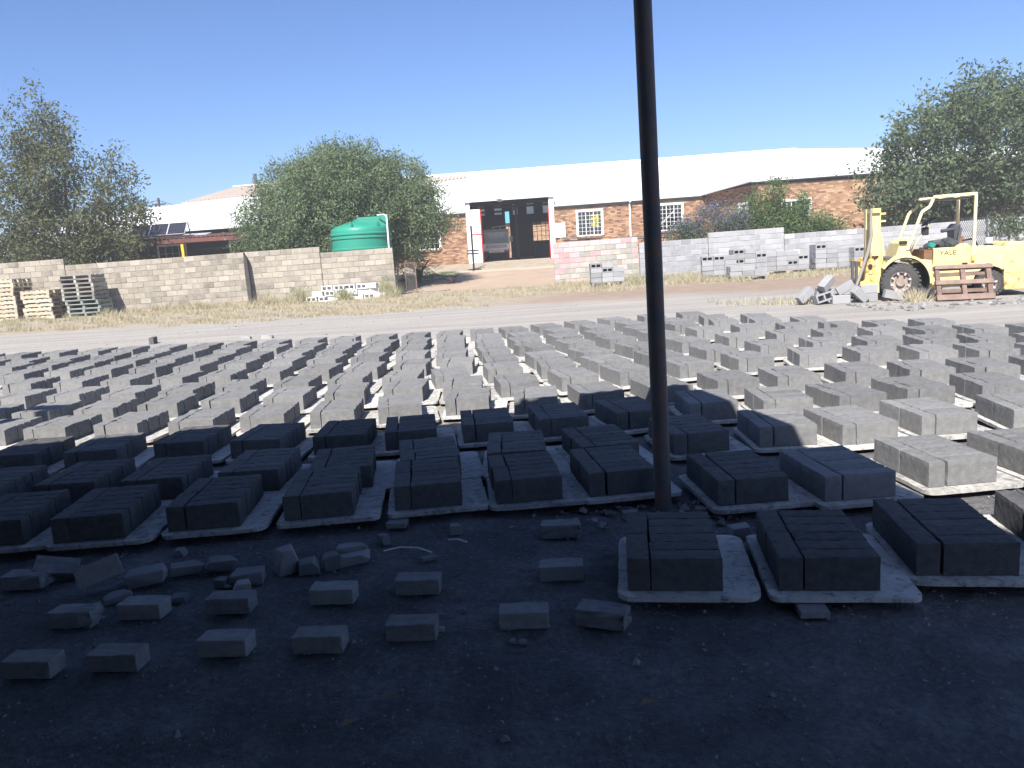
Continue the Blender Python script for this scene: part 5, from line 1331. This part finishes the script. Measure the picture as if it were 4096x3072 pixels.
# pallet leaning on the side of the forklift
lp_ = empty('leaning_pallet', (8.13, 14.88, 0.0), R(-6)); lp_.rotation_euler = (R(-22), 0, R(-12))
tag(lp_, 'red-brown wooden pallet leaning against the forklift', 'pallet')
RW = MAT['red_wood']
for z, w in ((0.02, 0.11), (0.33, 0.085), (0.64, 0.075)):
    MB().box(-0.02, 0.98, -0.03, 0.0, z, z + w, 0.8).build('deck_board', RW, lp_, rot=(0, R(random.uniform(-1, 1)), 0), bevel=0.004)
for x, w in ((0.0, 0.075), (0.44, 0.08), (0.88, 0.085)):
    MB().box(x, x + w, 0.0, 0.08, 0.0, 0.72, 0.5).build('bearer', RW, lp_, bevel=0.004)
for z in (0.02, 0.19, 0.36, 0.52, 0.64):
    MB().box(-0.02, 0.98, 0.08, 0.1, z, z + 0.075, 0.3).build('back_board', RW, lp_, bevel=0.004)
# scrap of chain-link fence and a rusty drum behind the forklift
cf = empty('mesh_panel', (11.1, 19.5, 0.0), R(6)); tag(cf, 'loose chain-link panel standing behind the forklift', 'fence panel')
mb = MB()
for k in range(-16, 16):
    a0, a1 = max(0.0, k * 0.055), min(0.75, k * 0.055 + 1.5 * 0.75)
    mb.bar((max(0, k * 0.055), 0, 0.2 + max(0, -k * 0.055) * 1.8), (min(0.75, k * 0.055 + 0.75), 0, 0.2 + (min(0.75, k * 0.055 + 0.75) - k * 0.055) * 1.8), 0.006, 0.006) if k * 0.055 < 0.74 and k * 0.055 + 0.75 > 0.01 else None
    mb.bar((0.75 - max(0, k * 0.055), 0.006, 0.2 + max(0, -k * 0.055) * 1.8), (0.75 - min(0.75, k * 0.055 + 0.75), 0.006, 0.2 + (min(0.75, k * 0.055 + 0.75) - k * 0.055) * 1.8), 0.006, 0.006) if k * 0.055 < 0.74 and k * 0.055 + 0.75 > 0.01 else None
mb.build('mesh', MAT['steel'], cf)
for x in (0, 0.75): MB().tube([(x, 0, 0), (x, 0, 1.6)], 0.02, 8).build('stake', MAT['steel'], cf)
# ------------------------------------------------------------------ field of fresh bricks on boards
# u runs along the rows, v across them (metres); each entry is the right front corner of one block of eight bricks
ROWS = [
 [(-2.36,4.31),(-1.81,4.26),(-1.21,4.28),(-0.59,4.30),(0.02,4.32),(0.59,4.27),(1.12,4.26),(1.75,3.91),(2.29,3.83),(2.91,3.90),(3.50,3.88)],
 [(-2.86,5.03),(-2.27,5.00),(-1.71,4.93),(-1.12,4.93),(-0.53,4.82),(0.03,4.91),(0.58,4.88),(1.18,4.87),(1.82,4.98),(2.41,4.95),(2.92,4.86),(3.51,4.91),(4.12,4.80)],
 [(-3.10,5.98),(-2.50,5.93),(-1.88,5.96),(-1.29,5.82),(-0.66,5.76),(-0.13,5.75),(0.45,5.79),(1.02,5.77),(1.62,5.83),(2.22,5.87),(2.77,5.75),(3.35,5.74),(3.93,5.77),(4.50,5.66)],
 [(-3.89,7.06),(-3.34,6.98),(-2.71,6.90),(-2.04,6.80),(-1.45,6.81),(-0.84,6.74),(-0.26,6.77),(0.32,6.81),(0.91,6.63),(1.50,6.66),(2.13,6.72),(2.75,6.76),(3.30,6.72),(3.91,6.66),(4.43,6.51),(4.96,6.41),(5.50,6.28)],
 [(-4.52,7.98),(-3.90,7.90),(-3.27,7.83),(-2.67,7.82),(-2.06,7.77),(-1.44,7.70),(-0.85,7.70),(-0.28,7.65),(0.30,7.59),(0.86,7.54),(1.47,7.65),(2.06,7.70),(2.72,7.86),(3.38,7.90),(4.03,7.84),(4.59,7.65),(5.10,7.45),(5.60,7.25),(6.12,7.02)],
 [(-4.70,9.05),(-4.06,8.92),(-3.39,8.72),(-2.76,8.63),(-2.14,8.58),(-1.52,8.53),(-0.94,8.51),(-0.35,8.38),(0.22,8.36),(0.79,8.45),(1.37,8.41),(1.99,8.47),(2.63,8.60),(3.30,8.69),(3.95,8.71),(4.55,8.62),(5.08,8.39),(5.60,8.18),(6.08,7.94),(6.60,7.70)],
 [(-5.21,10.21),(-4.52,10.05),(-3.87,9.85),(-3.21,9.71),(-2.61,9.59),(-2.02,9.56),(-1.43,9.49),(-0.85,9.34),(-0.28,9.30),(0.27,9.17),(0.82,9.19),(1.38,9.20),(1.98,9.31),(2.62,9.48),(3.29,9.62),(3.93,9.66),(4.54,9.60),(5.06,9.40),(5.58,9.17),(6.10,8.95),(6.60,8.75),(7.12,8.5)],
 [(-5.85,11.35),(-5.21,11.28),(-4.61,11.15),(-3.95,10.95),(-3.32,10.80),(-2.69,10.69),(-2.06,10.55),(-1.48,10.43),(-0.90,10.32),(-0.31,10.22),(0.22,10.05),(0.81,10.10),(1.37,10.16),(1.96,10.32),(2.55,10.46),(3.22,10.65),(3.86,10.72),(4.45,10.62),(5.00,10.38),(5.52,10.14),(6.05,9.90),(6.58,9.70)],
 [(-6.50,12.30),(-5.88,12.20),(-5.23,12.10),(-4.60,12.0),(-3.99,11.88),(-3.30,11.62),(-2.68,11.51),(-2.08,11.45),(-1.49,11.3),(-0.90,11.15),(-0.34,10.98),(0.23,10.97),(0.80,11.03),(1.33,11.03),(1.94,11.15),(2.53,11.26),(3.18,11.45),(3.80,11.60),(4.40,11.55),(4.95,11.30),(5.50,11.02)],
 [(-7.30,13.2),(-6.66,13.12),(-5.98,13.02),(-5.26,12.92),(-4.60,12.8),(-3.95,12.70),(-3.29,12.6),(-2.64,12.42),(-2.03,12.22),(-1.44,12.08),(-0.85,11.95),(-0.31,11.86),(0.25,11.78),(0.82,11.75),(1.39,11.75),(2.00,11.93),(2.59,12.07),(3.22,12.22),(3.85,12.30),(4.50,12.3),(5.10,12.0)],
 [(-8.0,14.35),(-7.36,14.28),(-6.68,14.18),(-5.98,14.05),(-5.35,13.92),(-4.67,13.72),(-3.96,13.50),(-3.38,13.40),(-2.75,13.22),(-2.12,13.15),(-1.54,13.05),(-0.94,12.90),(-0.36,12.81),(0.21,12.72),(0.76,12.66),(1.32,12.68),(1.89,12.82),(2.49,12.95),(3.12,13.12),(3.75,13.2),(4.40,13.12)],
]
PHI = R(4.5)
def uv(u, v): return (u * math.cos(PHI) - v * math.sin(PHI), u * math.sin(PHI) + v * math.cos(PHI))
STACKS = [(0, k + 1, x, y, R(-8.5)) for k, (x, y) in enumerate(((0.80, 2.99), (1.39, 2.90), (1.97, 2.96), (2.55, 2.97)))]
rj = random.Random(4)
for r_, row in enumerate(ROWS):
    for k, (u, v) in enumerate(row):
        a, b = row[max(0, k - 1)], row[min(len(row) - 1, k + 1)]
        sl_ = math.atan2(b[1] - a[1], b[0] - a[0])
        sl_ = max(-0.2, min(0.2, sl_)) if r_ > 0 else 0.0
        x, y = uv(u, v)
        STACKS.append((r_ + 1, k + 1, x, y, PHI + sl_ * 0.9 + R(rj.gauss(0, 1.3))))
ROWNAME = {0: 'nearest short row', **{i: NUM[i] + ' full row' for i in range(1, 12)}}

BRL, BRW, BRH = 0.285, 0.0925, 0.14
def rough_brick(seed, nx=12, ny=4, nz=6, detail=True):
    """a cement brick whose edges are crumbly, most of all round the top"""
    g = random.Random(seed)
    bm = bmesh.new()
    bmesh.ops.create_cube(bm, size=1.0)
    if detail:
        for ax, n in ((0, nx), (1, ny), (2, nz)):
            for i in range(1, n):
                co = [0, 0, 0]; co[ax] = -0.5 + i / n
                no = [0, 0, 0]; no[ax] = 1
                bmesh.ops.bisect_plane(bm, geom=bm.verts[:] + bm.edges[:] + bm.faces[:], plane_co=co, plane_no=no)
    from mathutils import noise as mn
    off = Vector((g.uniform(0, 50), g.uniform(0, 50), g.uniform(0, 50)))
    for v in bm.verts:
        p = v.co.copy()
        ex = [abs(abs(c) - 0.5) < 1e-4 for c in p]
        q = Vector((p.x * BRL, p.y * BRW, p.z * BRH))
        amt = 0.0012
        if sum(ex) >= 2: amt = 0.002
        if ex[2] and p.z > 0 and sum(ex) >= 2: amt = 0.0032
        nvec = Vector((mn.noise(q * 60 + off), mn.noise(q * 60 + off + Vector((9, 0, 0))), mn.noise(q * 60 + off + Vector((0, 9, 0)))))
        inward = Vector(tuple(-math.copysign(1, c) if e else 0 for c, e in zip(p, ex)))
        q += nvec * amt + (inward * amt * (0.4 + abs(nvec.x)) if sum(ex) >= 2 else Vector((0, 0, 0)))
        if ex[2] and p.z > 0: q.z += 0.0025 * mn.noise(q * 90 + off)
        v.co = q + Vector((BRL / 2, BRW / 2, BRH / 2))
    me = bpy.data.meshes.new('brick')
    bm.to_mesh(me); bm.free()
    at = me.attributes.new('tone', 'FLOAT', 'FACE'); at.data.foreach_set('value', [seed / 7] * len(me.polygons))
    me.materials.append(MAT['shade_brick'])
    return me
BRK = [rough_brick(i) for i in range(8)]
BRK_LIT = [b.copy() for b in BRK]                    # lighter copy for the sunlit stacks, light put into the colour
for b in BRK_LIT: b.materials[0] = MAT['brick']

def board_mesh(seed):
    g = random.Random(seed)
    x0, x1, y0, y1 = -0.425, 0.145, -0.055, 0.635
    rc = g.uniform(0.03, 0.07); pts = []
    for (cx_, cy_, a0) in ((x1 - rc, y0 + rc, -90), (x1 - rc, y1 - rc, 0), (x0 + rc, y1 - rc, 90), (x0 + rc, y0 + rc, 180)):
        for i in range(5): pts.append((cx_ + rc * math.cos(R(a0 + 22.5 * i)), cy_ + rc * math.sin(R(a0 + 22.5 * i))))
    # walk the long sides with a few worn nicks
    full = []
    for i, p in enumerate(pts):
        q = pts[(i + 1) % len(pts)]
        full.append(p)
        L = math.hypot(q[0] - p[0], q[1] - p[1])
        if L > 0.2:
            for k in range(1, 8): full.append((p[0] + (q[0] - p[0]) * k / 8 + g.uniform(-.003, .003), p[1] + (q[1] - p[1]) * k / 8 + g.uniform(-.003, .003)))
    return MB().prism(full, 0.0, 0.022, 'xy', g.random()).mesh('board', MAT['board'], bevel=0.0)
BDS = [board_mesh(i) for i in range(6)]
BAT = [MB().box(-0.4, 0.12, 0, 0.05, 0, 0.028, t).mesh('batten', MAT['batten']) for t in (0.2, 0.8)]

rb = random.Random(9)
far_V, far_F, far_T = [], [], []
cubeF = np.array([(0, 1, 2, 3), (4, 7, 6, 5), (0, 4, 5, 1), (1, 5, 6, 2), (2, 6, 7, 3), (3, 7, 4, 0)])
stuff_faces = []
def far_brick(M4, tone):
    """a low brick with an uneven top for the far part of the field"""
    n = len(far_V)
    nx_ = 5
    ring = []
    for iy in range(2):
        for ix in range(nx_):
            x = BRL * ix / (nx_ - 1); y = BRW * iy
            far_V.append(tuple(M4 @ Vector((x, y, 0)))); far_V.append(tuple(M4 @ Vector((x + rb.uniform(-.003, .003), y + (1 - 2 * iy) * rb.uniform(0, .006), BRH + rb.uniform(-.007, .004)))))
    def b(ix, iy): return n + (iy * nx_ + ix) * 2
    def t(ix, iy): return b(ix, iy) + 1
    for ix in range(nx_ - 1):
        far_F.append((b(ix, 0), b(ix + 1, 0), t(ix + 1, 0), t(ix, 0))); far_F.append((t(ix, 0), t(ix + 1, 0), t(ix + 1, 1), t(ix, 1))); far_F.append((b(ix + 1, 1), b(ix, 1), t(ix, 1), t(ix + 1, 1)))
        far_T.extend([tone] * 3)
    far_F.append((b(0, 1), b(0, 0), t(0, 0), t(0, 1))); far_F.append((b(nx_ - 1, 0), b(nx_ - 1, 1), t(nx_ - 1, 1), t(nx_ - 1, 0))); far_T.extend([tone] * 2)

for (rw, kk, x, y, yaw) in STACKS:
    zb = 0.030 + rb.uniform(0, 0.004)
    bo = put(rb.choice(BDS), 'board', None, (x, y, zb), (rb.uniform(-.004, .004), rb.uniform(-.004, .004), yaw + R(rb.gauss(0, 1.0))))
    tag(bo, 'pale worn board, %s from the left in the %s of bricks' % (NUM[kk], ROWNAME[rw]), 'board', 'boards under the fresh bricks')
    for yy in (0.06, 0.5):
        put(rb.choice(BAT), 'batten', bo, (0, yy, -0.0285))
    top = zb + 0.0235
    Mx = Matrix.Translation((x, y, top)) @ Matrix.Rotation(yaw, 4, 'Z')
    items = []
    damp = min(1.0, max(0.0, rb.gauss(0.5, 0.22)))          # each batch dried a little differently
    for i in range(6):
        items.append(('crosswise brick, %s from the front' % NUM[i + 1], Matrix.Translation((-BRL + rb.gauss(0, .002), i * 0.0957 + rb.gauss(0, .0008), 0)) @ Matrix.Rotation(R(rb.gauss(0, .5)), 4, 'Z')))
    for i in range(2):
        items.append(('lengthwise brick, %s of the side pair' % ('front', 'rear')[i], Matrix.Translation((-0.2915 + rb.gauss(0, .0015), 0.002 + i * 0.289, 0)) @ Matrix.Rotation(R(90 + rb.gauss(0, .5)), 4, 'Z')))
    for lab, ml in items:
        m4 = Mx @ ml
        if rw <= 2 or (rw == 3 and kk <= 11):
            me = (BRK_LIT if x > 1.62 and y > 3.4 else BRK)[min(7, max(0, int((damp + rb.gauss(0, .1)) * 8)))]  # sunlit right-hand stacks take the lighter copy, shaded ones the darker
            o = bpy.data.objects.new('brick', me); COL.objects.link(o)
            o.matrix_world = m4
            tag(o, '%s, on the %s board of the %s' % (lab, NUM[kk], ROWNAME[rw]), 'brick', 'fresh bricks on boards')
        else:
            if rw > 3 and rb.random() < 0.006: continue
            far_brick(m4, min(1.0, max(0.0, damp + rb.gauss(0, .12) - (0.75 if rw <= 3 else 0.35 if rw == 4 else 0.0))))  # nearer rows toned darker, carrying on the painted shade
fb = put(np_mesh('far_bricks', np.array(far_V), np.array(far_F), MAT['brick'], far_T), 'far_bricks')
tag(fb, 'fresh grey bricks on the boards of the farther rows', 'brick', kind='stuff')

# a lone block standing beyond the far row, and two stones
tag(put(BRK[2], 'lone_brick', None, (-7.35, 16.35, 0.0), (0, 0, R(98))), 'lone grey brick standing end-on beyond the far row', 'brick')

# ------------------------------------------------------------------ loose stock bricks and rubble in the shade
SB = []
def stock(seed, L=0.195, W=0.095, Hh=0.07, rough=0.004, chip=False):
    g = random.Random(seed)
    mb = MB().box(0, L, 0, W, 0, Hh, g.random())
    me = mb.mesh('stock_brick', MAT['stock'])
    bm = bmesh.new(); bm.from_mesh(me)
    bmesh.ops.subdivide_edges(bm, edges=bm.edges, cuts=3, use_grid_fill=True)
    bmesh.ops.bevel(bm, geom=[e for e in bm.edges if e.calc_face_angle(0) > 1.0], offset=0.0028, segments=1, affect='EDGES')
    for v in bm.verts:
        k = rough * (3.0 if chip and v.co.x > L * 0.7 else 1.0)
        v.co += Vector((g.uniform(-k, k), g.uniform(-k, k), g.uniform(-k, k) if v.co.z > 0.01 else 0))
    bm.to_mesh(me); bm.free()
    return me
SB = [stock(i, rough=0.0022) for i in range(4)] + [stock(10 + i, rough=0.0035, chip=True) for i in range(2)]
def lb_(i, x, y, rz, label, rx=0, ry=0, z=0.0):
    tag(put(SB[i], 'stock_brick', None, (x, y, z - 0.008), (R(rx), R(ry), R(rz))), label, 'brick', 'loose stock bricks in the shade')
for q in [
 (0, -1.98, 2.76, -6, 'small brick cut by the left edge, in the nearest row of loose bricks'),
 (1, -1.66, 2.77, -6, 'small brick second from the left in the nearest loose row'),
 (2, -1.27, 2.83, -5, 'small brick third from the left in the nearest loose row'),
 (3, -0.90, 2.81, -5, 'small brick fourth from the left in the nearest loose row'),
 (1, -0.55, 2.86, -4, 'small brick fifth from the left in the nearest loose row'),
 (0, -0.11, 2.90, -3, 'small brick sixth from the left in the nearest loose row'),
 (5, 0.19, 2.90, -24, 'small brick turned aslant beside the first board at the right'),
 (4, -2.04, 3.17, -6, 'chipped small brick at the left of the second loose row'),
 (2, -1.76, 3.21, -6, 'small brick second from the left in the second loose row'),
 (3, -1.38, 3.21, -5, 'small brick below the yellowish stone in the second loose row'),
 (0, -0.94, 3.24, -5, 'small brick fourth from the left in the second loose row'),
 (1, -0.57, 3.28, -4, 'small brick near the middle of the second loose row'),
 (2, 0.07, 3.33, -3, 'small brick at the right end of the second loose row'),
 (4, 0.10, 3.86, -6, 'small brick below the boards left of the pole'),
 (5, -2.52, 3.62, -4, 'small brick cut by the left edge below the boards')]:
    lb_(*q)
lb_(1, -2.42, 3.70, 20, 'brick lying tilted on the rubble at the far left', 38, 16, 0.02)
lb_(2, -2.10, 3.55, 30, 'brick propped on edge with its right end raised', 72, -12, 0.012)
def rock(seed, s, tone):
    g = random.Random(seed)
    bm = bmesh.new()
    for cx_ in (-.5, .5):                     # a broken brick end: box corners knocked about, some of them off
        for cy_ in (-.5, .5):
            for cz_ in (0, 1):
                if cz_ and g.random() < 0.22:
                    bm.verts.new((cx_ * s[0] * 0.45, cy_ * s[1], s[2])); bm.verts.new((cx_ * s[0], cy_ * s[1], s[2] * 0.45))
                    continue
                j = lambda a: a + g.uniform(-.11, .11)
                bm.verts.new((j(cx_) * s[0], j(cy_) * s[1], max(0, j(cz_)) * s[2]))
    h_ = bmesh.ops.convex_hull(bm, input=bm.verts[:])
    bmesh.ops.delete(bm, geom=[e for e in h_['geom_interior'] if isinstance(e, bmesh.types.BMVert)], context='VERTS')
    bmesh.ops.dissolve_limit(bm, angle_limit=R(14), verts=bm.verts[:], edges=bm.edges[:])
    bmesh.ops.bevel(bm, geom=bm.edges[:], offset=min(s) * 0.05, segments=1, affect='EDGES')
    tx = g.uniform(-.25, .25)
    for v in bm.verts: v.co.z += v.co.x * tx * 0.5
    me = bpy.data.meshes.new('broken_piece'); bm.to_mesh(me); bm.free()
    at = me.attributes.new('tone', 'FLOAT', 'FACE'); at.data.foreach_set('value', [tone] * len(me.polygons))
    me.materials.append(MAT['stone'])
    return me
for i, (x, y, w, d, h, rz, label, tone) in enumerate([
 (-1.82, 3.62, .26, .16, .11, 10, 'broken brick piece right of the propped brick', .8),
 (-1.66, 3.72, .22, .12, .08, 22, 'flat broken piece second in the rubble line', .5),
 (-1.50, 3.74, .22, .13, .09, 4, 'wide broken piece near the middle of the rubble line', .5),
 (-1.30, 3.55, .24, .12, .10, -4, 'large broken half brick in front of the rubble line', .6),
 (-1.15, 3.66, .15, .14, .19, 30, 'pointed broken piece standing upright in the rubble', .8),
 (-1.03, 3.62, .15, .12, .11, 5, 'squarish broken piece right of the pointed one', .6),
 (-0.93, 3.66, .12, .12, .12, 15, 'brownish broken piece before the two flat slabs', .3),
 (-0.83, 3.71, .24, .11, .08, 6, 'front one of the two flat slabs at the right of the rubble', .8),
 (-0.85, 3.80, .22, .10, .10, 8, 'rear one of the two flat slabs at the right of the rubble', .8),
 (-1.42, 3.52, .08, .07, .07, 0, 'small round stone left of the yellowish stone', .5),
 (-1.29, 3.41, .11, .09, .10, 20, 'pale yellowish stone above the second loose row', 1.0),
 (-1.87, 3.44, .19, .13, .05, 35, 'thin flat shard below the propped brick', .6),
 (-1.79, 3.95, .09, .08, .07, 0, 'rounded stone close under the board edge', .6),
 (-1.56, 3.38, .10, .09, .05, 0, 'dark stone above the third brick of the second row', .2),
 (-0.35, 4.03, .085, .08, .09, 12, 'upright stub of brick just below the board edge', .7),
 (-0.72, 3.94, .08, .08, .09, 40, 'small pointed stone right of the slabs', .5),
 (-0.46, 3.69, .11, .05, .03, 30, 'flat brown chip on the gravel in the middle', .3),
 (1.08, 3.72, .15, .12, .10, 0, 'rounded block piece between the pole and the front boards', .7),
 (1.24, 3.76, .09, .09, .08, 0, 'small stone right of the rounded piece by the front boards', .7),
 (0.60, 4.12, .12, .1, .06, 0, 'stone at the foot of the pole, left side', .5),
 (0.98, 4.10, .10, .09, .06, 0, 'stone at the foot of the pole, right side', .6),
 (-2.24, 3.78, .10, .09, .07, 0, 'dark stone behind the tilted brick', .3),
 (2.05, 3.75, .22, .3, .05, 0, 'broken pale slab between the sunlit boards at the right', 1.0),
 (-0.06, 2.80, .035, .03, .025, 0, 'pebble before the sixth near brick', .7),
 (-0.02, 2.79, .045, .03, .025, 0, 'larger pebble before the sixth near brick', .6),
 (-0.34, 2.93, .04, .03, .03, 0, 'pale pebble right of the fifth near brick', .8)]):
    tag(put(rock(i, (w * 0.66, d * 0.7, h * 0.6), tone), 'broken_piece', None, (x, y, -0.012), (0, 0, R(rz))), label, 'rubble', 'rubble in the shade')
for i, (x, y, label, tone) in enumerate([(-5.4, 16.2, 'pale stone beyond the far row, left one', 1.0), (-4.9, 16.05, 'pale stone beyond the far row, right one', 1.0)]):
    tag(put(rock(40 + i, (.22, .15, .08), tone), 'stone', None, (x, y, -0.01)), label, 'stone')
# half bricks that prop the boards of the front rows
PR = stock(30, 0.11, 0.09, 0.03, 0.001)
pi = 0
for i, (x, y, label) in enumerate([(-0.74, 4.15, 'half brick showing under a board edge left of the middle'), (1.05, 2.83, 'half brick under the front edge of the first board at the right')]):
    tag(put(PR, 'half_brick', None, (x, y, -0.004), (0, 0, R(-5))), label, 'brick')
# two bent white cable ends on the gravel
tag(MB().tube([(-0.70, 3.80, 0.006), (-0.62, 3.82, 0.012), (-0.53, 3.80, 0.012), (-0.45, 3.74, 0.005)], 0.004, 6).build('cable_end', MAT['white_paint'], smooth=True), 'long bent white cable end on the dark gravel', 'cable')
tag(MB().tube([(-0.38, 3.90, 0.006), (-0.33, 3.89, 0.010), (-0.28, 3.85, 0.005)], 0.004, 6).build('cable_end', MAT['white_paint'], smooth=True), 'short bent white cable end on the dark gravel', 'cable')
dl = M('dry_leaf', [(0.0, (0.16, 0.10, 0.06)), (1.0, (0.34, 0.24, 0.15))], rough=0.8)
for i, (x, y, rz, label) in enumerate([(-0.62, 2.30, 30, 'dry leaf on the gravel, left of the middle'), (-0.52, 2.46, 10, 'dry leaf just above the left one on the gravel'), (0.34, 2.32, 15, 'brown dry leaf on the gravel, right of the middle'), (-0.32, 3.22, -10, 'pale chip of leaf right of the middle loose brick')]):
    mb = MB(); mb.face([(0, 0, 0.004), (0.03, -0.014, 0.012), (0.07, 0, 0.006), (0.035, 0.002, 0.004)]); mb.face([(0, 0, 0.004), (0.035, 0.002, 0.004), (0.07, 0, 0.006), (0.03, 0.016, 0.013)])
    tag(mb.build('dry_leaf', dl, None, (x, y, -0.003), (0, 0, R(rz)), fix=False), label, 'leaf')

# gravel: small stones on the dark ground, and chips on the lane and by the forklift
def pebbles(name, label, regions, seed):
    g = np.random.default_rng(seed)
    base = np.array([(1, 0, 0), (0, 1, 0), (-1, 0, 0), (0, -1, 0), (0, 0, 1), (0, 0, -0.5)], float)
    tri = np.array([(0, 1, 4), (1, 2, 4), (2, 3, 4), (3, 0, 4), (1, 0, 5), (2, 1, 5), (3, 2, 5), (0, 3, 5)])
    VV, FF, TT = [], [], []
    k = 0
    for (x0, x1, y0, y1, n, s0, s1) in regions:
        x = g.uniform(x0, x1, n); y = g.uniform(y0, y1, n); s = s0 + (s1 - s0) * g.uniform(size=n) ** 3
        v = base[None] * (s[:, None, None] * g.uniform(0.6, 1.2, (n, 1, 3)) * np.array([1, 1, 0.7])) + g.normal(size=(n, 6, 3)) * s[:, None, None] * 0.18
        a = g.uniform(0, 6.28, n); c, d = np.cos(a), np.sin(a)
        vx = v[:, :, 0] * c[:, None] - v[:, :, 1] * d[:, None] + x[:, None]; vy = v[:, :, 0] * d[:, None] + v[:, :, 1] * c[:, None] + y[:, None]
        VV.append(np.stack([vx, vy, v[:, :, 2] - 0.004 + s[:, None] * 0.15], 2).reshape(-1, 3))
        FF.append((tri[None] + (np.arange(n) * 6 + k)[:, None, None]).reshape(-1, 3)); TT.append(np.repeat(g.uniform(size=n), 8)); k += n * 6
    return tag(put(np_mesh(name, np.concatenate(VV), np.concatenate(FF), MAT['stone'], np.concatenate(TT)), name), label, 'gravel', kind='stuff')
pebbles('gravel', 'loose gravel chips scattered over the yard', [(-2.6, 3.2, 1.0, 4.4, 15000, 0.002, 0.009), (-2.6, 3.2, 1.2, 4.4, 260, 0.008, 0.02), (-9, 10, 14, 20, 500, 0.01, 0.035), (6.5, 11, 13.6, 15.4, 600, 0.012, 0.07), (0.2, 1.4, 3.9, 4.3, 180, 0.01, 0.035), (-8, 6, 4.3, 14, 2500, 0.005, 0.02)], 17)

# ------------------------------------------------------------------ thin haze volume, added for the milky lens veil
hz = MB().box(-960, 960, -80, 1660, -1.0, 9.6)
hm = bpy.data.materials.new('lens_veil_haze'); hm.use_nodes = True
hn = hm.node_tree
hn.nodes.remove(hn.nodes['Principled BSDF'])
hv = hn.nodes.new('ShaderNodeVolumePrincipled')
hv.inputs['Color'].default_value = (0.93, 0.95, 1.0, 1)
hv.inputs['Density'].default_value = 0.0019
hv.inputs['Anisotropy'].default_value = 0.0
hn.links.new(hv.outputs[0], hn.nodes['Material Output'].inputs['Volume'])
tag(hz.build('haze', hm), 'thin haze over the yard, added for the milky lens veil', 'haze', kind='stuff')
